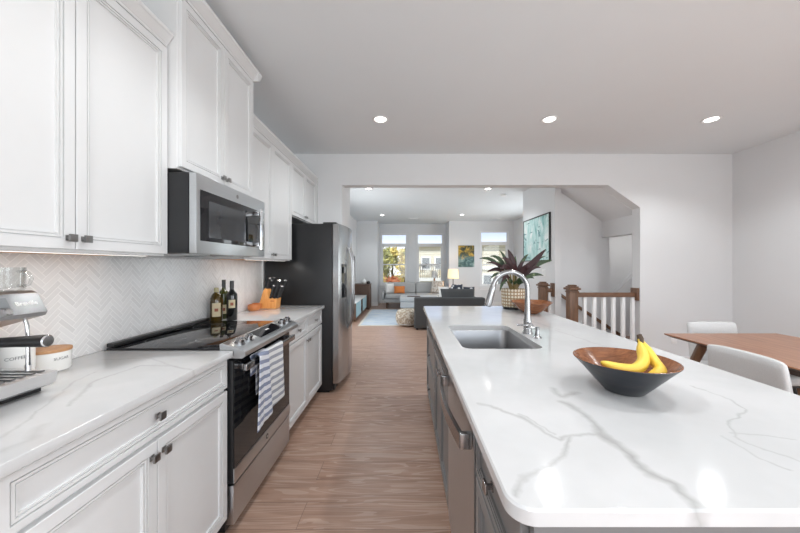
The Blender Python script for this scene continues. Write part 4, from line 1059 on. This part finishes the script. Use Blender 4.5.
c1 = dining_chair((2.305, 1.908, 0), 0, 'grey fabric dining chair whose back faces the island')
c2 = copy_tree(c1); c2.location = (2.795, 2.63, 0); c2.rotation_euler = (0, 0, R(-90)); c2['label'] = 'grey fabric dining chair at the far end of the table, against the wall'
# outlet on the wall below
t = thing('wall_outlet', 'white electrical outlet plate low on the wall behind the table', 'outlet', (3.52, YO, .30))
op = MB().box(3.482, 3.562, YO-.006, YO-.0005, .30, .42, .002).build('plate', 'outlet_white', t)
for z in (.335, .385): MB().box(3.506, 3.538, YO-.008, YO-.006, z-.012, z+.012).build('socket', 'letter_pale', t)
# switch plate on the stub wall under the framed print
t = thing('light_switch', 'white switch plate on the wall under the framed teal print', 'switch', (2.35, 5.42, 1.14))
MB().box(2.343, 2.3495, 5.36, 5.50, 1.14, 1.26, .002).build('plate', 'outlet_white', t)
for y in (5.395, 5.445): MB().box(2.339, 2.343, y-.012, y+.028, 1.165, 1.235).build('rocker', 'letter_pale', t)

# ------------------------------------------------------------------ stair railings
def newel(x, y, label):
    t = thing('newel_post', label, 'post', (x, y, 0), 'stair newel posts')
    hw = .055
    MB().box(x-hw, x+hw, y-hw, y+hw, 0, 1.0, .004).build('shaft', 'newel_wood', t)
    q = MB(); q.box(x-.064, x+.064, y-.064, y+.064, .965, .985, .005); q.box(x-.080, x+.080, y-.080, y+.080, 1.0005, 1.028, .010, 3); q.box(x-.060, x+.060, y-.060, y+.060, 1.0285, 1.048, .006); q.box(x-.045, x+.045, y-.045, y+.045, 1.0485, 1.068, .012, 3)
    q.build('cap', 'newel_wood', t)
newel(2.225, 4.275, 'square dark wood newel post nearer the dining side')
newel(2.18, 5.08, 'square dark wood newel post between the plant and the stair wall')
t = thing('stair_railing', 'brown handrail with white balusters guarding the stair opening', 'railing', (2.65, 4.275, 0))
MB().prism([(4.275-.030, .905), (4.275+.030, .905), (4.275+.034, .935), (4.275+.022, .962), (4.275-.022, .962), (4.275-.034, .935)], 0, 2.290, 3.045, 0).build('handrail', 'rail_wood', t)
MB().box(3.046, 3.079, 4.215, 4.335, .860, 1.025, .004).build('rosette', 'newel_wood', t)
for i in range(6):
    x = 2.39+i*.1285; MB().box(x-.020, x+.020, 4.255, 4.295, 0, .9045, .002).build('baluster', 'white_trim', t)
t = thing('stair_railing', 'short brown handrail joining the far newel post to the wall end', 'railing', (2.3, 5.08, 0))
MB().prism([(5.05, .905), (5.11, .905), (5.114, .935), (5.102, .962), (5.058, .962), (5.046, .935)], 0, 2.246, 2.315).build('handrail', 'rail_wood', t)
MB().box(2.316, 2.349, 5.035, 5.125, .83, 1.045, .003).build('rosette', 'newel_wood', t)
MB().box(2.262, 2.298, 5.062, 5.098, 0, .9045, .002).build('baluster', 'white_trim', t)
t = thing('wall_handrail', 'dark wood handrail sloping down the stair wall behind the balusters', 'handrail', (2.95, 5.1, .2))
def hz(x): return .86-.675*(x-2.46)
q = MB(); q.prism([(2.46, hz(2.46)-.035), (3.55, hz(3.55)-.035), (3.55, hz(3.55)+.018), (2.46, hz(2.46)+.018)], 1, 5.03, 5.075, .006); hr = q.build('rail', 'rail_wood', t)
for x in (2.6, 3.2): MB().tube([(x, 5.052, hz(x)-.036), (x, 5.10, hz(x)-.06), (x, 5.1295, hz(x)-.06)], .007, 8).build('bracket', 'nickel', t)
q = MB()
for i in range(8):
    x = 2.401+i*.27; z = -.19*(i+1); q.box(x, x+.285, YO2+.02, 5.129, z-.03, z); q.box(x+.255, x+.27, YO2+.02, 5.129, z-.19, z-.03)
struct('floor_stairs', q, 'tread_wood')
struct('floor_stair_landing', MB().box(3.28, 4.6, 5.13, 6.1, -2.6, -2.5), 'floor_planks')

# ------------------------------------------------------------------ framed works
t = thing('framed_print', 'large abstract teal print in thin black frame on the stair wall', 'picture', (2.33, 5.74, 1.40))
q = MB(); q.rings(lambda u, v, d: Vector((2.349-d, 5.17+u, 1.40+v)), 1.14, .79, [(0, 0), (0, .028), (.018, .028), (.018, .020), (.0185, .020)]); q.build('frame', 'black_plastic', t)
MB().box(2.3265, 2.3285, 5.189, 6.291, 1.419, 2.171).build('artwork', 'teal_abstract', t)
o = MB().box(1.73, 2.25, 10.47, 10.499, 1.275, 1.98, .003).build('wall_painting', 'gold_abstract'); props(o, 'small yellow and teal painting on the far living room wall', 'painting')

# ------------------------------------------------------------------ living room
q = MB().box(-.99, 1.35, 7.05, 9.57, 0, .010); rg = q.build('area_rug', 'rug_weave'); props(rg, 'pale blue area rug with cream border on the living room floor', 'rug')
q = MB(); q.box(-1.04, 1.40, 7.0, 7.049, 0, .011); q.box(-1.04, 1.40, 9.571, 9.62, 0, .011); q.box(-1.04, -.991, 7.0491, 9.5709, 0, .011); q.box(1.351, 1.40, 7.0491, 9.5709, 0, .011)
q.build('rug_border', 'rug_border', rg)
# grey sofa with chaise below the bay windows
t = thing('sofa', 'light grey two-seat sofa below the bay windows', 'sofa', (.3, 10.3, 0))
MB().box(-.66, 1.30, 9.86, 10.72, .17, .30, .03, 3).build('base', 'sofa_light', t)
for a, b_ in ((-.62, .33), (.34, 1.28)): MB().box(a, b_, 9.80, 10.50, .302, .44, .05, 4).build('seat_cushion', 'sofa_light', t)
for a, b_ in ((-.60, .33), (.34, 1.26)):
    q = MB(); q.box(a, b_, 10.40, 10.62, .42, .78, .07, 4); q.rot(Matrix.Rotation(R(-8), 3, 'X'), (0, 10.5, .42)); q.build('back_cushion', 'sofa_light', t)
MB().box(-.66, 1.30, 10.63, 10.78, .20, .70, .04, 3).build('back', 'sofa_light', t)
MB().box(-.74, -.665, 9.88, 10.74, .25, .50, .03, 3).build('armrest', 'sofa_light', t); MB().box(1.305, 1.38, 9.88, 10.74, .25, .50, .03, 3).build('armrest', 'sofa_light', t)
for x in (-.58, 1.2):
    for y in (9.95, 10.66): MB().cyl((x, y, .1695), (x, y, 0), .022, .014, 12).build('leg', 'newel_wood', t)
t = thing('ottoman', 'pale grey upholstered ottoman on the rug before the sofa', 'ottoman', (.4, 9.3, 0))
MB().box(-.15, .95, 8.98, 9.72, .13, .30, .03, 3).build('base', 'sofa_chaise', t)
MB().box(-.16, .96, 8.97, 9.73, .301, .435, .05, 4).build('cushion', 'sofa_chaise', t)
for x in (-.08, .88):
    for y in (9.05, 9.65): MB().cyl((x, y, .1295), (x, y, .0105 if y < 9.5 else .012), .02, .014, 12).build('leg', 'newel_wood', t)
o = MB().box(.05, .42, 9.05, 9.28, .4365, .452, .003).build('serving_tray', 'walnut_edge'); props(o, 'thin dark tray lying on the pale grey ottoman', 'tray')
def RX(a, b=0, c=0): return Matrix.Rotation(R(c), 3, 'Z') @ Matrix.Rotation(R(b), 3, 'Y') @ Matrix.Rotation(R(a), 3, 'X')
def pil(c, w_, d_, h_, rot, mat, label):
    o = MB().pillow(c, w_, d_, h_, rot).build('throw_pillow', mat); return props(o, label, 'pillow', 'throw pillows')
pil((-.50, 10.18, .60), .30, .32, .13, RX(74, 0, 20), 'pillow_white', 'white throw pillow at the left end of the far sofa')
pil((-.19, 10.06, .565), .34, .24, .12, RX(70, 0, 0), 'pillow_orange', 'orange lumbar pillow on the far sofa')
pil((1.02, 10.20, .64), .42, .42, .14, RX(72, 0, -18), 'pillow_speckle', 'speckled white pillow at the right end of the far sofa')
# dark grey sofa, back to the kitchen
t = thing('sofa', 'dark grey sofa with its back to the kitchen island', 'sofa', (.9, 7.0, 0))
MB().box(.18, 1.64, 6.55, 6.76, .03, .66, .03, 3).build('back', 'sofa_dark', t)
MB().box(.32, 1.64, 6.765, 7.55, .10, .30, .03, 3).build('base', 'sofa_dark', t)
for a, b_ in ((.33, .90), (.91, 1.48)): MB().box(a, b_, 6.80, 7.56, .302, .44, .05, 4).build('seat_cushion', 'sofa_dark', t)
MB().box(1.56, 1.64, 6.77, 7.56, .302, .60, .03, 3).build('armrest', 'sofa_dark', t)
q = MB(); q.pillow((1.12, 6.83, .665), .74, .34, .22, RX(68)); q.build('back_cushion', 'sofa_dark', t)
for x in (.24, 1.58): MB().cyl((x, 6.62, .0295), (x, 6.62, 0), .03, .025, 12).build('foot', 'black_plastic', t)
for x in (.40, 1.58): MB().cyl((x, 7.48, .0995), (x, 7.48, .012), .03, .025, 12).build('foot', 'black_plastic', t)
pil((.86, 7.13, .66), .25, .40, .13, RX(76, 0, 14), 'pillow_white', 'plain white pillow standing on the dark grey sofa')
pil((1.145, 7.16, .69), .27, .44, .13, RX(78, 0, -4), 'pillow_pattern', 'black and white patterned pillow, middle of the dark grey sofa')
pil((1.425, 7.18, .66), .25, .38, .13, RX(78, 0, -8), 'pillow_pattern', 'black and white patterned pillow at the right end of the dark grey sofa')
# pouf
t = thing('pouf', 'round beige patterned floor pouf beside the dark grey sofa', 'pouf', (.03, 7.06, .0115))
MB().lathe([(0, .0115), (.19, .0115), (.225, .03), (.252, .10), (.262, .18), (.255, .26), (.225, .325), (.16, .358), (0, .368)], (.045, 7.09, 0), 48).build('cover', 'pouf_fabric', t)
MB().lathe([(.240, .060), (.241, .050), (.234, .042)], (.045, 7.09, 0), 48).build('piping', 'sofa_chaise', t)
# side table with lamp
t = thing('side_table', 'small round dark side table behind the dark sofa', 'table', (1.48, 9.9, 0))
MB().lathe([(0, .60), (.19, .60), (.19, .62), (0, .62)], (1.48, 9.95, 0), 32).build('tabletop', 'walnut_edge', t)
MB().cyl((1.48, 9.95, .02), (1.48, 9.95, .5995), .018).build('pole', 'dark_metal', t); MB().lathe([(0, 0), (.14, 0), (.14, .015), (0, .02)], (1.48, 9.95, 0), 28).build('base', 'dark_metal', t)
t = thing('table_lamp', 'lit table lamp with warm drum shade behind the dark sofa', 'lamp', (1.48, 9.95, .6205))
MB().lathe([(0, .6205), (.07, .6205), (.075, .63), (.02, .65), (.012, .70), (.012, .96), (0, .96)], (1.48, 9.95, 0), 24).build('stand', 'dark_metal', t)
MB().lathe([(.175, .925), (.155, 1.205), (.152, 1.205), (.172, .925), (.175, .925)], (1.48, 9.95, 0), 36).build('lamp_shade', 'lamp_shade_lit', t)
lamp('table_lamp_bulb', 'POINT', (1.48, 9.95, 1.07), 5, (1, .75, .45), shadow_soft_size=.04)
t = thing('tripod_lamp', 'small wooden tripod lamp with cream shade in front of the middle window', 'lamp', (.99, 10.95, 0))
for a in (90, 210, 330): MB().cyl((.99+.16*math.cos(R(a)), 10.97+.13*math.sin(R(a)), 0), (.99+.015*math.cos(R(a)), 10.97+.015*math.sin(R(a)), .85), .014, .012, 10).build('leg', 'tan_wood', t)
MB().lathe([(0, .84), (.03, .84), (.03, .88), (.01, .89), (.01, .93), (0, .93)], (.99, 10.97, 0), 16).build('hub', 'tan_wood', t)
MB().lathe([(.10, .92), (.075, 1.13), (.072, 1.13), (.097, .92), (.10, .92)], (.99, 10.97, 0), 28).build('lamp_shade', 'pillow_white', t)
# media console
t = thing('media_console', 'low walnut media console with pale top and light blue doors', 'cabinet', (-1.37, 8.5, 0))
CX0, CX1, CY0, CY1 = -1.58, -1.165, 7.5, 9.5
q = MB(); q.box(CX0, CX1, CY0, CY0+.03, .06, .43); q.box(CX0, CX1, CY1-.03, CY1, .06, .43); q.box(CX0, CX1, CY0+.03, CY1-.03, .06, .09); q.box(CX0, CX0+.02, CY0+.03, CY1-.03, .09, .43); q.box(CX0+.02, CX1-.005, 8.32, 8.345, .09, .43); q.box(CX0+.02, CX1-.005, 8.70, 8.725, .09, .43); q.box(CX0+.021, CX1-.02, 8.3455, 8.6995, .25, .265)
q.build('carcass', 'console_wood', t)
MB().box(CX0, CX1+.01, CY0-.005, CY1+.005, .4305, .448, .003).build('top', 'console_top', t)
for a, b_ in ((7.535, 8.315), (8.73, 9.465)): MB().box(CX1-.004, CX1+.012, a, b_, .095, .425, .002).build('door', 'console_blue', t)
for x in (-1.52, -1.2):
    for y in (7.56, 9.44): MB().cyl((x, y, .0595), (x, y, 0), .018, .013, 12).build('leg', 'console_wood', t)
t = thing('tall_cabinet', 'taller dark wood slatted cabinet beyond the low console', 'cabinet', (-1.33, 9.9, 0))
MB().box(-1.58, -1.09, 9.62, 10.2, .02, .74).build('carcass', 'console_wood', t)
q = MB()
for i in range(9): q.box(-1.565+i*.053, -1.535+i*.053, 9.605, 9.6195, .05, .72)
q.build('slats', 'console_wood', t); MB().box(-1.59, -1.08, 9.61, 10.21, .7405, .755, .002).build('top', 'console_wood', t)
MB().box(-1.57, -1.10, 9.65, 10.17, 0, .0195).build('plinth', 'black_plastic', t)
t = thing('vase', 'small white round vase on the tall wood cabinet', 'vase', (-1.27, 9.8, .7555)); MB().lathe([(0, .7555), (.04, .7555), (.075, .79), (.08, .83), (.055, .875), (.03, .90), (.028, .92), (.024, .92), (0, .90)], (-1.27, 9.8, 0), 24).build('body', 'white_ceramic', t)
o = MB().lathe([(0, .7555), (.035, .7555), (.06, .79), (.05, .835), (.02, .85), (0, .855)], (-1.135, 9.78, 0), 20).build('ornament', 'black_plastic'); props(o, 'small round black ornament beside the white vase', 'ornament')
t = thing('television', 'thin black television on the left living room wall', 'television', (-1.57, 9.0, .8))
MB().box(-1.565, -1.53, 8.30, 9.72, .83, 1.61, .004).build('panel', 'black_steel', t); MB().box(-1.5295, -1.528, 8.32, 9.70, .85, 1.59).build('screen', 'black_glass', t); MB().box(-1.5995, -1.5655, 8.85, 9.15, 1.10, 1.35).build('wall_mount', 'black_plastic', t)

# ------------------------------------------------------------------ outside
GZ = -3.0
o = MB().box(-40, 60, 11.7, 70, GZ-.3, GZ).build('lawn', 'lawn'); props(o, None, None, None, 'structure'); o.name = 'ground'
def building(x0, x1, y0, y1, z1, wallm, label, wins, name='apartment_building'):
    t = thing(name, label, 'building', ((x0+x1)/2, y0, GZ))
    MB().box(x0, x1, y0, y1, GZ, z1).build('walls', wallm, t)
    MB().prism([(x0-.3, z1), (x1+.3, z1), (x1+.3, z1+.12), (x0-.3, z1+.12)], 1, y0-.4, y1).build('roof', 'house_trim', t)
    for (wx, wz, ww, wh) in wins:
        f = MB(); f.rings(lambda u, v, d: Vector((wx+u, y0-.001-d, wz+v)), ww, wh, [(0, 0), (0, .06), (.1, .06), (.1, .02), (.11, .02)]); f = f.build('window', 'house_trim', t)
        MB().box(wx+.11, wx+ww-.11, y0-.045, y0-.03, wz+.11, wz+wh-.11).build('pane', 'display_grey', f)
    return t
b1 = building(.9, 4.0, 26, 33, 2.85, 'siding_cream', 'cream sided apartment building seen through the middle window', [(1.25, .95, .8, 1.1), (2.35, .95, .8, 1.1), (1.2, -1.6, .8, 1.4), (2.3, -1.6, .8, 1.4)])
for zz_ in (.35,):
    bl = MB().box(1.0, 3.4, 24.9, 25.999, zz_-.25, zz_).build('balcony', 'house_trim', b1)
    q = MB(); q.box(1.0, 3.4, 24.9, 24.95, zz_+.9, zz_+.98)
    for i in range(17): q.box(1.0+i*.147, 1.04+i*.147, 24.91, 24.94, zz_, zz_+.9)
    q.build('railing', 'balcony_rail', bl)
    for x in (1.0, 3.25): MB().box(x, x+.15, 24.9, 25.05, GZ, zz_-.26).build('post', 'house_trim', b1)
b2 = building(4.9, 12.5, 22, 30, 2.72, 'siding_tan', 'tan sided apartment building seen through the right window', [(5.25, -.45, .75, 1.2), (6.25, -.45, .75, 1.2), (6.9, 1.45, .8, .9), (8.4, -1.2, .9, 1.1)])
MB().box(4.9, 12.5, 21.9, 21.999, 1.05, 1.25).build('belt_course', 'house_trim', b2)
def tree(x, y, h, w_, leafm, label, z_lo=.25, n=2400, name='tree', grp='trees seen through the leftmost window'):
    t = thing(name, label, 'tree' if name == 'tree' else 'shrub', (x, y, GZ), grp)
    q = MB(); q.tube([(x, y, GZ), (x+.1, y, GZ+h*.4), (x, y, GZ+h*.9)], [.12, .09, .03], 8)
    for i in range(9):
        a = random.uniform(0, 6.28); z = GZ+h*random.uniform(.3, .8); q.tube([(x, y, z), (x+w_*.6*math.cos(a), y+w_*.6*math.sin(a), z+h*.15)], [.04, .01], 5)
    q.build('trunk', 'bark', t)
    q = MB()
    cl_ = [Vector((random.gauss(0, w_*.45), random.gauss(0, w_*.45), random.uniform(z_lo, .97)*h)) for _ in range(22)]
    for i in range(n):
        c = random.choice(cl_); p = Vector((x, y, GZ))+c+Vector([random.gauss(0, w_*.2) for _ in range(3)])
        if p.z < GZ+.1: continue
        a = Vector([random.gauss(0, 1) for _ in range(3)]).normalized(); b_ = a.orthogonal().normalized(); s_ = random.uniform(.07, .16)
        q.face([q.b.verts.new(p+a*s_), q.b.verts.new(p+b_*s_*.7), q.b.verts.new(p-a*s_), q.b.verts.new(p-b_*s_*.7)])
    q.build('foliage', leafm, t, normals=False, sharp=0)
tree(-2.6, 26.5, 5.9, .9, 'leaf_autumn', 'yellow autumn tree at the left side of the leftmost window')
tree(-1.2, 28.5, 5.6, .9, 'leaf_olive', 'olive green tree in the middle of the leftmost window')
tree(-.2, 27.2, 5.8, .8, 'leaf_autumn', 'yellow autumn tree at the right side of the leftmost window')
tree(-2.0, 31, 6.0, 1.1, 'leaf_olive', 'olive green tree standing behind the yellow trees')
tree(-.9, 24.5, 3.3, .7, 'leaf_rust', 'rusty red shrub low in the leftmost window', .15, 2000, 'shrub', 'shrubs below the trees')
tree(.05, 22.0, 2.9, .4, 'leaf_rust', 'rusty red shrub at the lower right of the leftmost window', .15, 1600, 'shrub', 'shrubs below the trees')
tree(-1.9, 21.0, 2.6, .5, 'leaf_olive', 'green shrub at the lower left of the leftmost window', .15, 1800, 'shrub', 'shrubs below the trees')
